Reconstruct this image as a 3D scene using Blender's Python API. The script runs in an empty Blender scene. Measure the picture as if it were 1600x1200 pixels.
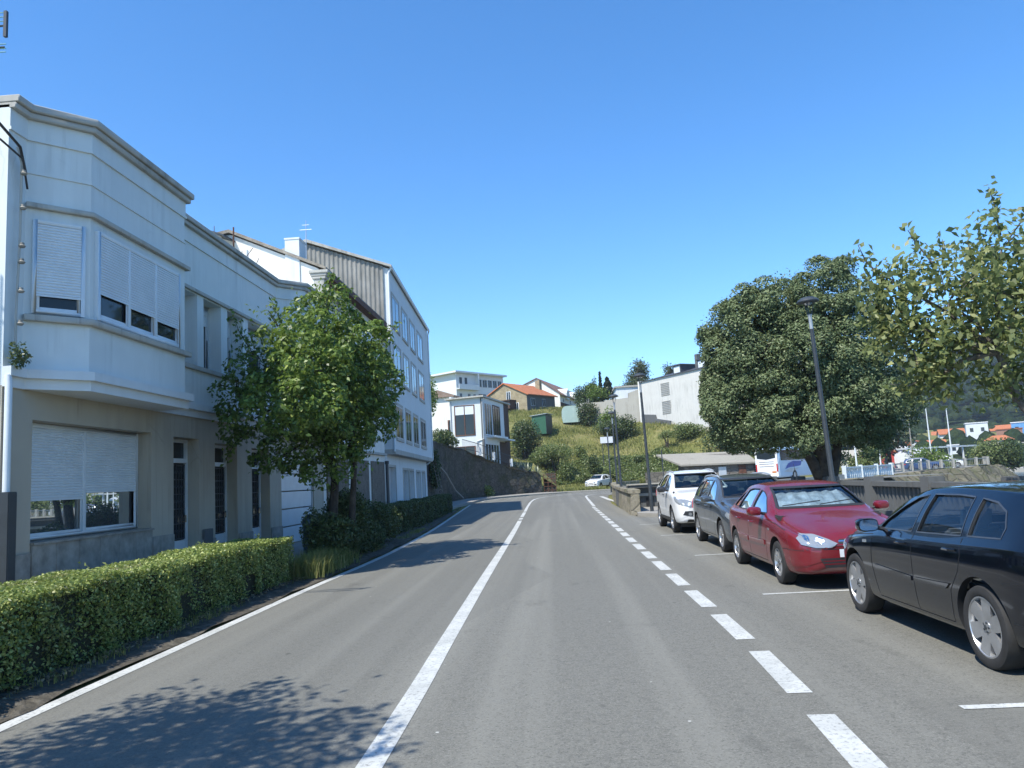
import bpy, bmesh, math, random
import numpy as np
from mathutils import Vector, Matrix
from mathutils.bvhtree import BVHTree
R = math.radians
sc = bpy.context.scene
col = sc.collection
random.seed(7); rng = np.random.default_rng(7)

# ---------------------------------------------------------------- camera
YAW, PITCH, ROLL, HCAM = R(-2.92564), R(7.06302), R(3.2), 1.68
_f = Vector((math.sin(YAW)*math.cos(PITCH), math.cos(YAW)*math.cos(PITCH), math.sin(PITCH)))
_r = Vector((math.cos(YAW), -math.sin(YAW), 0)); _u = _r.cross(_f)
_r2 = _r*math.cos(ROLL) - _u*math.sin(ROLL); _u2 = _r*math.sin(ROLL) + _u*math.cos(ROLL)
cd = bpy.data.cameras.new("camera"); cam = bpy.data.objects.new("camera", cd); col.objects.link(cam)
cd.sensor_width = 36; cd.lens = 36*1200/1600; cd.clip_start = 0.05; cd.clip_end = 6000
cam.matrix_world = Matrix(((_r2.x,_u2.x,-_f.x,0),(_r2.y,_u2.y,-_f.y,0),(_r2.z,_u2.z,-_f.z,HCAM),(0,0,0,1)))
sc.camera = cam

# ---------------------------------------------------------------- sky and sun
SUN_EL, SUN_AZ = R(56), R(220.5)          # azimuth clockwise from +Y
w = bpy.data.worlds.new("World"); sc.world = w; w.use_nodes = True
nt = w.node_tree; bg = nt.nodes["Background"]
sky = nt.nodes.new("ShaderNodeTexSky"); sky.sky_type = 'NISHITA'; sky.sun_disc = False
sky.sun_elevation = SUN_EL; sky.sun_rotation = SUN_AZ
sky.air_density = 1.0; sky.dust_density = 0.0; sky.ozone_density = 1.6; sky.altitude = 2300
hs = nt.nodes.new("ShaderNodeHueSaturation"); hs.inputs["Saturation"].default_value = 1.30; hs.inputs["Hue"].default_value = 0.500; hs.inputs["Value"].default_value = 1.1
nt.links.new(sky.outputs[0], hs.inputs["Color"]); nt.links.new(hs.outputs[0], bg.inputs[0]); bg.inputs[1].default_value = 0.15
sd = Vector((math.sin(SUN_AZ)*math.cos(SUN_EL), math.cos(SUN_AZ)*math.cos(SUN_EL), math.sin(SUN_EL)))
sl = bpy.data.lights.new("sun", 'SUN'); sun = bpy.data.objects.new("sun", sl); col.objects.link(sun)
sl.energy = 4.2; sl.angle = R(0.53); sl.color = (1.0, 0.95, 0.86)
sun.rotation_euler = sd.to_track_quat('Z', 'Y').to_euler(); sun.location = sd*50
sc.view_settings.view_transform = 'Standard'; sc.view_settings.look = 'None'
sc.view_settings.exposure = 0.92; sc.view_settings.gamma = 1.0
sc.cycles.max_bounces = 6; sc.cycles.transparent_max_bounces = 12
sc.cycles.sample_clamp_indirect = 4.0; sc.cycles.caustics_reflective = False; sc.cycles.caustics_refractive = False

# ---------------------------------------------------------------- materials
class N:
    """small node-graph helper"""
    def __init__(s, name):
        s.m = bpy.data.materials.new(name); s.m.use_nodes = True; s.t = s.m.node_tree
        s.b = s.t.nodes["Principled BSDF"]; s.o = s.t.nodes["Material Output"]
    def n(s, typ, **kw):
        x = s.t.nodes.new("ShaderNode"+typ)
        for k, v in kw.items():
            if k.startswith("i_"):
                key = k[2:]; key = int(key) if key.isdigit() else key.replace("_", " ")
                s.put(x.inputs[key], v)
            else: setattr(x, k, v)
        return x
    def put(s, inp, v):
        if isinstance(v, bpy.types.NodeSocket): s.t.links.new(v, inp)
        elif isinstance(v, bpy.types.Node): s.t.links.new(v.outputs[0], inp)
        else:
            if isinstance(v, (tuple, list)) and len(v) == 3 and len(inp.default_value) == 4: v = (*v, 1)
            inp.default_value = v
    def coord(s, scale=(1,1,1), rot=(0,0,0), world=False):
        tc = s.n("NewGeometry").outputs["Position"] if world else s.n("TexCoord").outputs["Object"]
        mp = s.n("Mapping"); s.put(mp.inputs[0], tc); mp.inputs["Scale"].default_value = scale; mp.inputs["Rotation"].default_value = rot
        return mp.outputs[0]
    def noise(s, scale, detail=4, rough=.55, co=None, dist=0):
        return s.n("TexNoise", i_Vector=co if co is not None else s.coord(), i_Scale=scale, i_Detail=detail, i_Roughness=rough, i_Distortion=dist).outputs[0]
    def ramp(s, fac, stops, interp='LINEAR'):
        r = s.n("ValToRGB"); s.put(r.inputs[0], fac); cr = r.color_ramp; cr.interpolation = interp
        while len(cr.elements) > len(stops): cr.elements.remove(cr.elements[-1])
        while len(cr.elements) < len(stops): cr.elements.new(1)
        for e, (p, c) in zip(cr.elements, stops):
            e.position = p; e.color = (*c, 1) if len(c) == 3 else (c[0], c[0], c[0], 1) if len(c) == 1 else c
        return r.outputs[0]
    def mix(s, fac, a, b, mode='MIX'):
        x = s.n("Mix", data_type='RGBA', blend_type=mode)
        s.put(x.inputs[0], fac); s.put(x.inputs[6], a); s.put(x.inputs[7], b); return x.outputs[2]
    def math(s, op, a, b=0.0):
        x = s.n("Math", operation=op); s.put(x.inputs[0], a); s.put(x.inputs[1], b); return x.outputs[0]
    def bump(s, h, strength=.3, dist=.02):
        b = s.n("Bump", i_Height=h, i_Strength=strength, i_Distance=dist); s.put(s.b.inputs["Normal"], b); return b
    def set(s, **kw):
        for k, v in kw.items(): s.put(s.b.inputs[k.replace("_", " ")], v)
        return s.m

def plain(name, c, rough=.6, metal=0, spec=.5, var=.12, scale=3, bump=0, coat=0, fine=60):
    g = N(name)
    co = g.coord()
    n = g.noise(scale, 5, .6, co)
    d = tuple(x*(1-var*1.6) for x in c); l = tuple(min(1, x*(1+var)) for x in c)
    g.set(Base_Color=g.ramp(n, [(.3, d), (.7, l)]), Roughness=rough, Metallic=metal, Specular_IOR_Level=spec, Coat_Weight=coat)
    if bump: g.bump(g.noise(fine, 4, .6, co), bump, .01)
    return g.m

def stucco(name, c, stain=(.2,.19,.17), amount=.35, rough=.85, streak=1.0):
    """painted render with vertical dirt streaks and blotches"""
    g = N(name); co = g.coord()
    big = g.noise(.55, 5, .6, co); st = g.noise(1.0, 5, .65, g.coord((3.2, 3.2, .28)))
    k = g.math('MULTIPLY', g.ramp(big, [(.42,(0,)), (.75,(1,))]), g.ramp(st, [(.45,(0,)), (.7,(1,))]))
    base = g.ramp(g.noise(2.2, 4, .5, co), [(.3, tuple(x*.93 for x in c)), (.7, c)])
    k2 = g.math('MULTIPLY', g.ramp(g.noise(1.0, 6, .7, g.coord((6.5, 6.5, .16))), [(.54,(0,)), (.66,(1,))]), g.ramp(g.noise(.8, 3, .5, co), [(.48,(0,)), (.6,(1,))]))
    cr = g.n("TexVoronoi", feature='DISTANCE_TO_EDGE', i_Vector=g.mix(.25, g.coord((1,1,.8)), g.n("TexNoise", i_Vector=co, i_Scale=1.8, i_Detail=5.0).outputs["Color"]), i_Scale=.55)
    k3 = g.math('MULTIPLY', g.ramp(cr.outputs[0], [(0,(1,)), (.006,(0,))]), g.ramp(g.noise(.5, 3, .5, co), [(.54,(0,)), (.6,(.3,))]))
    c0 = g.mix(g.math('MULTIPLY', k, amount), base, stain); c0 = g.mix(g.math('MULTIPLY', k2, amount*.55), c0, stain); c0 = g.mix(g.math('MULTIPLY', k3, amount), c0, tuple(x*.5 for x in stain))
    g.set(Base_Color=c0, Roughness=rough, Specular_IOR_Level=.3)
    g.bump(g.noise(45, 3, .6, co), .25, .006)
    return g.m

def leafmat(name, dark, light, yellow=None, trans=.35, rough=.45, spec=.5, yf=.12, brown=None):
    g = N(name)
    rnd = g.n("NewGeometry").outputs["Random Per Island"]
    st = [(0, dark), (.75, light)]
    if yellow: st += [(1-yf, light), (1, yellow)]
    c = g.ramp(rnd, st)
    big = g.noise(.9, 3, .5, g.coord())
    c = g.mix(g.ramp(big, [(.38,(.0,)), (.68,(.3,))]), c, dark)
    if brown: c = g.mix(g.ramp(g.noise(1.1, 5, .7, g.coord((1,1,1.6))), [(.56,(0,)), (.68,(.75,))]), c, brown)
    g.set(Base_Color=c, Roughness=rough, Specular_IOR_Level=spec)
    tr = g.n("BsdfTranslucent"); hs = g.mix(.5, c, light); g.put(tr.inputs[0], hs)
    mx = g.n("MixShader"); mx.inputs[0].default_value = trans
    g.t.links.new(g.b.outputs[0], mx.inputs[1]); g.t.links.new(tr.outputs[0], mx.inputs[2]); g.t.links.new(mx.outputs[0], g.o.inputs[0])
    return g.m

def glassmat(name, tint=(.5,.56,.55), refl=1.0, rough=.0):
    """thin pane: tinted see-through plus mirror reflection by Fresnel"""
    g = N(name); g.t.nodes.remove(g.b)
    tr = g.n("BsdfTransparent", i_Color=tint); gl = g.n("BsdfGlossy", i_Color=(.95,.97,1), i_Roughness=rough)
    fr = g.n("Fresnel", i_IOR=1.6); f = g.math('MULTIPLY', fr, refl); f = g.math('ADD', f, .03)
    mx = g.n("MixShader"); g.put(mx.inputs[0], f)
    g.t.links.new(tr.outputs[0], mx.inputs[1]); g.t.links.new(gl.outputs[0], mx.inputs[2]); g.t.links.new(mx.outputs[0], g.o.inputs[0])
    return g.m

def stonemat(name, c1, c2, mortar, scale=2.2, flat=.6, moss=None, bump=.8, aspect=(1,1,1.6)):
    g = N(name); co = g.coord(aspect)
    wob = g.mix(.06, co, g.n("TexNoise", i_Vector=co, i_Scale=3.0).outputs["Color"])
    v = g.n("TexVoronoi", i_Vector=wob, i_Scale=scale); v2 = g.n("TexVoronoi", feature='DISTANCE_TO_EDGE', i_Vector=wob, i_Scale=scale)
    edge = g.ramp(v2.outputs[0], [(0,(0,)), (.07,(1,))])
    cell = g.ramp(g.n("SeparateColor", i_0=v.outputs["Color"]).outputs[0], [(0, c1), (1, c2)])
    nz = g.noise(9, 5, .65, co); cell = g.mix(.55, cell, g.ramp(nz, [(.25, tuple(x*.45 for x in c1)), (.75, c2)]))
    c = g.mix(edge, mortar, cell)
    if moss:
        c = g.mix(g.ramp(g.noise(.7, 5, .7, g.coord()), [(.48,(0,)), (.68,(.8,))]), c, moss)
    g.set(Base_Color=c, Roughness=.92, Specular_IOR_Level=.2)
    g.bump(g.mix(.35, edge, nz), bump, .05)
    return g.m

def asphaltmat(name, c, var=.2, patch=True):
    g = N(name); co = g.coord()
    fine = g.noise(170, 3, .7, co); mid = g.noise(14, 4, .6, co); big = g.noise(.35, 5, .6, g.coord((1,.25,1)))
    sp = g.n("TexVoronoi", i_Vector=co, i_Scale=120); 
    col_ = g.ramp(fine, [(.25, tuple(x*.55 for x in c)), (.5, c), (.8, tuple(x*1.6 for x in c))])
    col_ = g.mix(g.ramp(big, [(.3,(0,)), (.7,(.5,))]), col_, tuple(x*.78 for x in c))
    col_ = g.mix(g.ramp(mid, [(.3,(.5,)), (.5,(0,))]), col_, tuple(x*.55 for x in c))
    # wheel-track polish / dark seams lengthways
    ag = g.n('TexVoronoi', i_Vector=co, i_Scale=55); col_ = g.mix(g.ramp(ag.outputs[0], [(.12,(.55,)), (.3,(0,))]), col_, tuple(x*1.7 for x in c)); ag2 = g.noise(48, 4, .75, co); col_ = g.mix(g.ramp(ag2, [(.34,(.7,)), (.48,(0,))]), col_, tuple(x*.4 for x in c))
    tr = g.noise(1.2, 3, .5, g.coord((1.6,.02,1))); col_ = g.mix(g.ramp(tr, [(.46,(0,)), (.66,(.6,))]), col_, tuple(x*1.3 for x in c))
    sp1 = g.n('TexVoronoi', i_Vector=co, i_Scale=75); sc1 = g.n('SeparateColor', i_0=sp1.outputs['Color']).outputs[0]; col_ = g.mix(g.ramp(sc1, [(0,(.5,)), (.2,(0,)), (.88,(0,)), (1,(.28,))]), col_, g.ramp(sc1, [(.4,tuple(x*.35 for x in c)), (.6,tuple(x*1.8 for x in c))]))
    # sparse small dark pits
    wb = g.mix(.03, g.coord((1,.75,1)), g.n("TexNoise", i_Vector=co, i_Scale=9.0, i_Detail=3.0).outputs["Color"])
    pit = g.n("TexVoronoi", i_Vector=wb, i_Scale=3.6); pm = g.ramp(pit.outputs[0], [(.06,(1,)), (.13,(0,))])
    gate = g.ramp(g.n("SeparateColor", i_0=pit.outputs["Color"]).outputs[0], [(.80,(0,)), (.82,(1,))]); gate = g.math('MULTIPLY', gate, g.ramp(g.noise(.45, 3, .5, co), [(.44,(0,)), (.56,(1,))]))
    col_ = g.mix(g.math('MULTIPLY', g.math('MULTIPLY', pm, gate), .8), col_, tuple(x*.25 for x in c))
    pv = g.n("TexVoronoi", feature='F1', distance='CHEBYCHEV', i_Vector=g.coord((.22,.055,1)), i_Scale=1.0); pc = g.n("SeparateColor", i_0=pv.outputs["Color"]).outputs[0]
    col_ = g.mix(g.ramp(pc, [(.0,(.28,)), (.28,(.0,)), (.80,(0,)), (.83,(.22,))], 'CONSTANT'), col_, tuple(x*.7 for x in c))
    oil = g.ramp(g.noise(.9, 5, .7, g.coord((1.3,.7,1))), [(.60,(0,)), (.70,(.45,))]); col_ = g.mix(oil, col_, tuple(x*.45 for x in c))
    grit = g.n("TexVoronoi", i_Vector=co, i_Scale=1.7); gm_ = g.ramp(grit.outputs[0], [(.016,(1,)), (.026,(0,))]); col_ = g.mix(g.math('MULTIPLY', gm_, .8), col_, (.5,.5,.47))
    g.set(Base_Color=col_, Roughness=.82, Specular_IOR_Level=.35)
    g.bump(g.mix(.5, fine, ag2), .6, .008)
    return g.m

def paintmat(name, c, rough=.28, flake=0, metal=0, dirt=.12, coat=.8):
    g = N(name); co = g.coord()
    dn = g.noise(2.5, 5, .6, co)
    g.set(Base_Color=g.mix(g.ramp(dn, [(.4,(0,)), (.8,(dirt,))]), c, (.16,.15,.13)) , Roughness=rough, Metallic=metal, Coat_Weight=coat, Coat_Roughness=.04, Specular_IOR_Level=.4)
    return g.m

def tilemat(name, c1, c2, scale=1.0, axis=0):
    g = N(name); co = g.coord()
    sc_ = [0,0,0]; sc_[axis] = 1
    wv = g.n("TexWave", bands_direction='XYZ'[axis], i_Vector=co, i_Scale=scale*4, i_Distortion=.4, i_Detail=1)
    nz = g.noise(3.5, 5, .7, co); nz2 = g.noise(22, 3, .6, co)
    c = g.ramp(nz, [(.3, c1), (.7, c2)]); c = g.mix(g.ramp(nz2, [(.35,(.5,)), (.6,(0,))]), c, tuple(x*.45 for x in c1))
    c = g.mix(g.ramp(wv.outputs[0], [(.0,(.55,)), (.45,(0,))]), c, tuple(x*.35 for x in c1))
    g.set(Base_Color=c, Roughness=.85); g.bump(wv.outputs[0], .6, .05)
    return g.m

def grassmat(name, cols, scale=.35):
    g = N(name); co = g.coord()
    a = g.noise(scale, 6, .65, co); b = g.noise(6, 5, .7, co)
    c = g.ramp(a, [(.32, cols[0]), (.5, cols[1]), (.68, cols[2])])
    c = g.mix(g.ramp(b, [(.35,(.65,)), (.62,(0,))]), c, tuple(x*.4 for x in cols[0]))
    g.set(Base_Color=c, Roughness=.95, Specular_IOR_Level=.1); g.bump(b, .9, .12)
    return g.m

M = {}
M['white'] = stucco("white_render", (.64,.68,.67), (.26,.28,.27), .5)
M['whiteclean'] = stucco("clean_white_render", (.61,.645,.655), (.33,.33,.31), .35)
M['whiteold'] = stucco("old_white_render", (.72,.71,.66), (.22,.21,.18), .6)
M['coping'] = stucco("weathered_coping", (.42,.41,.37), (.06,.06,.05), .95)
M['beige'] = stucco("beige_render", (.40,.36,.29), (.14,.125,.10), .7)
M['plinth'] = plain("plinth_stone", (.27,.255,.22), .8, var=.25, scale=4, bump=.3)
M['pvc'] = plain("white_pvc", (.60,.64,.66), .35, var=.04)
M['alu'] = plain("grey_aluminium", (.42,.45,.47), .4, metal=.3, var=.08)
M['dark'] = plain("dark_void", (.012,.013,.015), .7, var=.1)
M['darkmetal'] = plain("dark_painted_metal", (.035,.042,.048), .45, var=.15)
M['concrete'] = stucco("concrete", (.36,.345,.30), (.12,.11,.09), .7)
M['darkconcrete'] = stucco("dark_concrete", (.11,.115,.115), (.03,.03,.03), .7)
M['pavement'] = stucco("pavement_concrete", (.27,.26,.235), (.10,.10,.09), .6)
M['rust'] = plain("rusty_iron", (.11,.045,.025), .8, var=.4, scale=8)
M['bark'] = plain("bark", (.05,.04,.03), .95, var=.45, scale=6, bump=.9, fine=25)
M['barkgrey'] = plain("grey_bark", (.13,.115,.095), .95, var=.4, scale=6, bump=.8, fine=25)
M['rubber'] = plain("tyre_rubber", (.022,.022,.022), .85, var=.2, scale=10, bump=.2)
M['chrome'] = plain("chrome", (.75,.76,.78), .12, metal=1, var=.03)
M['alloy'] = plain("wheel_alloy", (.46,.47,.48), .32, metal=.75, var=.12, scale=6)
M['blackplastic'] = plain("black_plastic", (.02,.021,.023), .5, var=.1)
M['wood'] = tilemat("weathered_boards", (.16,.13,.10), (.30,.26,.21), 1.6, 1)
M['asphalt'] = asphaltmat("asphalt", (.152,.150,.130))
M['brick'] = stonemat("dark_brick", (.075,.05,.042), (.12,.08,.065), (.05,.042,.038), 5, aspect=(1,1,3), bump=.3)
def paneglass(name, c, rough=.02, m=.0):
    g = N(name); g.set(Base_Color=c, Roughness=rough, Specular_IOR_Level=.6, Coat_Weight=.15 if m == 0 else 1.0, Coat_Roughness=.0, Metallic=m)
    return g.m
M['pane'] = paneglass("window_pane", (.02,.028,.034), .06); M['pane'].node_tree.nodes['Principled BSDF'].inputs['Specular IOR Level'].default_value = .35; M['pane'].node_tree.nodes['Principled BSDF'].inputs['Coat Weight'].default_value = 0
M['panemirror'] = paneglass("reflective_window_pane", (.55,.6,.62), .01, .9)
M['carglass'] = glassmat("car_glass", (.66,.74,.72), .85)
M['winglass'] = glassmat("thin_glass", (.6,.66,.66), 1.2)

# ---------------------------------------------------------------- mesh helpers
OFF = Vector((0,0,0))
def at(root):
    global OFF; OFF = Vector(root.location) if root is not None else Vector((0,0,0))
def tag(o, label=None, cat=None, group=None, kind=None):
    if label: o['label'] = label
    if cat: o['category'] = cat
    if group: o['group'] = group
    if kind: o['kind'] = kind
    return o
def thing(name, label, cat, loc=(0,0,0), rz=0, group=None):
    o = bpy.data.objects.new(name, None); col.objects.link(o); o.location = loc; o.rotation_euler = (0,0,rz)
    o.empty_display_size = .2
    tag(o, label, cat, group)
    global OFF; OFF = Vector(loc) if rz == 0 else Vector((0,0,0))
    return o
def link(name, me, parent=None):
    o = bpy.data.objects.new(name, me); col.objects.link(o)
    if parent is not None: o.parent = parent
    return o
def clone(root, loc=None, rz=None, label=None):
    def rec(o, par):
        c = o.copy(); col.objects.link(c); c.parent = par
        for ch in list(o.children): rec(ch, c)
        return c
    c = rec(root, root.parent)
    if loc is not None: c.location = loc
    if rz is not None: c.rotation_euler = (0,0,rz)
    if label: c['label'] = label
    return c

class MB:
    def __init__(s, mat=None): s.v = []; s.f = []; s.x = mat
    def add(s, vs, fs):
        k = len(s.v)
        for p in vs:
            p = Vector(p); s.v.append(s.x @ p if s.x is not None else p)
        s.f += [tuple(k+i for i in f) for f in fs]; return s
    def box(s, x0, x1, y0, y1, z0, z1):
        return s.add([(x0,y0,z0),(x1,y0,z0),(x1,y1,z0),(x0,y1,z0),(x0,y0,z1),(x1,y0,z1),(x1,y1,z1),(x0,y1,z1)],
                     [(0,3,2,1),(4,5,6,7),(0,1,5,4),(1,2,6,5),(2,3,7,6),(3,0,4,7)])
    def quad(s, *p): return s.add(p, [tuple(range(len(p)))])
    def prism(s, poly, z0, z1):          # poly in xy
        n = len(poly)
        return s.add([(x,y,z0) for x,y in poly]+[(x,y,z1) for x,y in poly],
                     [tuple(range(n))[::-1], tuple(range(n,2*n))]+[(i,(i+1)%n,n+(i+1)%n,n+i) for i in range(n)])
    def prismx(s, poly, x0, x1):         # poly in yz
        n = len(poly)
        return s.add([(x0,y,z) for y,z in poly]+[(x1,y,z) for y,z in poly],
                     [tuple(range(n))[::-1], tuple(range(n,2*n))]+[(i,(i+1)%n,n+(i+1)%n,n+i) for i in range(n)])
    def prismy(s, poly, y0, y1):         # poly in xz
        n = len(poly)
        return s.add([(x,y0,z) for x,z in poly]+[(x,y1,z) for x,z in poly],
                     [tuple(range(n)), tuple(range(n,2*n))[::-1]]+[(i,n+i,n+(i+1)%n,(i+1)%n) for i in range(n)])
    def tube(s, pts, r, n=8, cap=True):
        pts = [Vector(p) for p in pts]; rs = r if isinstance(r, (list, tuple)) else [r]*len(pts)
        k = len(pts); V = []; F = []
        ref = None
        for i, p in enumerate(pts):
            d = (pts[min(i+1,k-1)]-pts[max(i-1,0)]).normalized()
            if ref is None: ref = d.orthogonal().normalized()
            a = (ref - d*ref.dot(d)); a = a.normalized() if a.length > 1e-6 else d.orthogonal().normalized(); ref = a; b = d.cross(a)
            for j in range(n):
                t = 2*math.pi*j/n; V.append(p+(a*math.cos(t)+b*math.sin(t))*rs[i])
        for i in range(k-1):
            for j in range(n): F.append((i*n+j, i*n+(j+1)%n, (i+1)*n+(j+1)%n, (i+1)*n+j))
        if cap: F += [tuple(range(n))[::-1], tuple(range((k-1)*n, k*n))]
        return s.add(V, F)
    def lathe(s, prof, c=(0,0,0), axis='z', n=24):   # prof: (radius, height)
        V = []; F = []; c = Vector(c)
        for r, h in prof:
            for j in range(n):
                t = 2*math.pi*j/n; a, b = r*math.cos(t), r*math.sin(t)
                V.append(c+Vector({'z':(a,b,h),'x':(h,a,b),'y':(b,h,a)}[axis]))
        for i in range(len(prof)-1):
            for j in range(n): F.append((i*n+j, i*n+(j+1)%n, (i+1)*n+(j+1)%n, (i+1)*n+j))
        return s.add(V, F)
    def holewall(s, y0, y1, z0, z1, holes, x, depth):   # wall in plane x facing +x with openings and reveals
        ys = sorted({y0,y1,*[h[0] for h in holes],*[h[1] for h in holes]}); zs = sorted({z0,z1,*[h[2] for h in holes],*[h[3] for h in holes]})
        for a, b in zip(ys, ys[1:]):
            for c, d in zip(zs, zs[1:]):
                m, n_ = (a+b)/2, (c+d)/2
                if any(h[0] < m < h[1] and h[2] < n_ < h[3] for h in holes): continue
                s.quad((x,a,c),(x,b,c),(x,b,d),(x,a,d))
        for a, b, c, d in holes:
            q = x-depth
            s.quad((x,a,c),(x,a,d),(q,a,d),(q,a,c)); s.quad((x,b,d),(x,b,c),(q,b,c),(q,b,d))
            s.quad((x,a,d),(x,b,d),(q,b,d),(q,a,d)); s.quad((x,b,c),(x,a,c),(q,a,c),(q,b,c))
            s.quad((q,a,c),(q,b,c),(q,b,d),(q,a,d))
        return s
    def build(s, name, m, parent=None, smooth=False, bevel=0, loc=None, seg=2):
        me = bpy.data.meshes.new(name)
        off = OFF if parent is not None else (Vector(loc) if loc is not None else Vector((0,0,0)))
        me.from_pydata([tuple(v-off) for v in s.v], [], s.f); me.materials.append(m)
        if smooth: me.polygons.foreach_set('use_smooth', [True]*len(me.polygons))
        o = link(name, me, parent)
        if loc is not None and parent is None: o.location = loc
        if bevel:
            bm = bmesh.new(); bm.from_mesh(me); bmesh.ops.remove_doubles(bm, verts=bm.verts, dist=1e-5)
            es = [e for e in bm.edges if len(e.link_faces) == 2 and e.calc_face_angle(0) > .5]
            bmesh.ops.bevel(bm, geom=es, offset=bevel, segments=seg, affect='EDGES', clamp_overlap=True)
            bm.to_mesh(me); bm.free()
            me.polygons.foreach_set('use_smooth', [True]*len(me.polygons))
            if hasattr(me, 'set_sharp_from_angle'): me.set_sharp_from_angle(angle=R(38))
        elif smooth and hasattr(me, 'set_sharp_from_angle'): me.set_sharp_from_angle(angle=R(40))
        return o

def frame(o, ux, uy, uz):
    m = Matrix.Identity(4)
    for i, a in enumerate((ux, uy, uz)):
        a = Vector(a).normalized()
        for k in range(3): m[k][i] = a[k]
    m.translation = Vector(o); return m

def npmesh(name, V, F, m, parent=None, loc=None, smooth=False):
    """numpy arrays to mesh: V (n,3), F (m,k) of equal polygon size"""
    me = bpy.data.meshes.new(name); V = np.asarray(V, np.float32)
    if parent is not None: V = V-np.array(OFF, np.float32)
    elif loc is not None: V = V-np.array(loc, np.float32)
    F = np.asarray(F, np.int32); k = F.shape[1]
    me.vertices.add(len(V)); me.vertices.foreach_set('co', V.ravel())
    me.loops.add(F.size); me.loops.foreach_set('vertex_index', F.ravel())
    me.polygons.add(len(F)); me.polygons.foreach_set('loop_start', np.arange(0, F.size, k, dtype=np.int32))
    me.polygons.foreach_set('loop_total', np.full(len(F), k, np.int32))
    me.update(calc_edges=True); me.materials.append(m)
    if smooth: me.polygons.foreach_set('use_smooth', [True]*len(F))
    o = link(name, me, parent)
    if loc is not None and parent is None: o.location = loc
    return o
# ================================================================ SETTING
OFF = Vector((0,0,0))
def pl(t, xs, ys):   # piecewise linear
    return float(np.interp(t, xs, ys))
def strip_sheet(left, right, z):
    """sheet between two polylines with the same number of points"""
    b = MB(); n = len(left)
    b.add([(x,y,z) for x,y in left]+[(x,y,z) for x,y in right], [(i,n+i,n+i+1,i+1) for i in range(n-1)]); return b

# ground: one large sheet with sea basin to the right and rising land behind
EDGE = [(9.3,-60),(9.3,46),(13,58),(19,64),(26.2,71),(34.2,79.6),(42.4,89.5),(55,100),(62,118),(66,150),(70,200)]   # land ends here, sea beyond
def seadist(X, Y):
    best = 1e9; side = 1
    for (x0,y0),(x1,y1) in zip(EDGE, EDGE[1:]):
        dx,dy = x1-x0,y1-y0; t = max(0,min(1,((X-x0)*dx+(Y-y0)*dy)/(dx*dx+dy*dy)))
        px,py = x0+dx*t-X, y0+dy*t-Y; d = math.hypot(px,py)
        if d < best: best = d; side = 1 if (X-x0)*dy-(Y-y0)*dx > 0 else -1
    return best*side
HB_X = [-60,-8,-2,2,8,14,20,30,50,90]; HB_Y = [92,92,92,94,95,90,86,92,135,260]
def hill(X, Y):
    t = Y-pl(X, HB_X, HB_Y)
    if t <= 0: return 0.0
    return float(np.interp(t, [0,2,10,34,60,150], [0,.9,3.9,12.9,15.5,21]))
xs = np.concatenate([np.linspace(-900,-70,14), np.linspace(-60,-12,17), np.arange(-10,100,1.5), np.linspace(104,260,30), np.linspace(290,1800,30)])
ys = np.concatenate([np.linspace(-300,-40,8), np.arange(-30,180,2.0), np.linspace(184,260,20), np.linspace(290,2500,30)])
V = []; 
for y in ys:
    for x in xs:
        z = -.03
        if -30 < y < 220 and x > 0:
            d = seadist(x, y)
            if d > 0: z = -.03-5*min(1, (d/5.0))**.8 + (.25*math.sin(x*2.1+y*1.3)+.2*math.sin(x*.9-y*2.3))*min(1,d/2)*(d<7)
        elif x > 9: z = -5.0
        if y >= 220 and x > 78: z = -5.0
        if y > 80:
            h = hill(x, y)
            if h > 0: z += h + (.16*math.sin(x*.9+1.3*math.sin(y*.33))+.14*math.sin(y*1.1+x*.4))*min(1,h)
        V.append((x,y,z))
nx = len(xs); F = [(j*nx+i, j*nx+i+1, (j+1)*nx+i+1, (j+1)*nx+i) for j in range(len(ys)-1) for i in range(nx-1)]
M['ground'] = grassmat("rough_grass_ground", ((.13,.145,.045), (.185,.185,.065), (.26,.23,.11)))
ground = npmesh("ground", V, F, M['ground'], smooth=True); tag(ground, kind='structure')

# water
g = N("sea_water"); g.set(Base_Color=(.012,.05,.085), Roughness=.12, Specular_IOR_Level=.6)
g.bump(g.noise(.9, 4, .6, g.coord((1,2.2,1))), .5, .15); M['water'] = g.m
o = MB().quad((9,-300,-3.4),(1800,-300,-3.4),(1800,2400,-3.4),(9,2400,-3.4)).build("water", M['water']); tag(o, kind='structure')

# road (with parking lane), plaza and pavements
ROADL = [(-4.45,-20),(-4.45,13),(-4.40,19),(-4.60,26),(-4.97,32.6),(-5.7,44),(-6.5,58),(-6.4,66),(-5.3,71),(-2.6,75),(1,77.6),(8,79),(30,81)]
ROADR = [(5.15,-20),(5.15,13),(5.15,19),(5.15,26.2),(3.0,30.2),(3.0,44),(3.6,56),(4.0,62),(5.2,66),(8.5,67.6),(12,68),(16,68.5),(36,71.5)]
o = strip_sheet(ROADL, ROADR, 0.0).build("road", M['asphalt']); tag(o, kind='structure')
M['plaza'] = asphaltmat("pale_plaza_paving", (.24,.235,.22))
o = MB(); o.add([(x,y,.004) for x,y in [(9.4,70),(16,68.3),(18.4,65),(25.6,72),(33.4,80.4),(41.6,90.4),(54,101),(60.5,119),(64,148),(56,150),(34,95),(30,88),(24,84),(8,79.2)]], [tuple(range(14))])
o = o.build("plaza_paving", M['plaza']); tag(o, kind='structure')
o = MB().prism([(-8.0,-20),(-6.05,-20),(-6.05,35),(-6.9,53),(-8.6,53),(-8.0,35)], -.05, .12).build("left_pavement", M['pavement']); tag(o, kind='structure')
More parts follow.
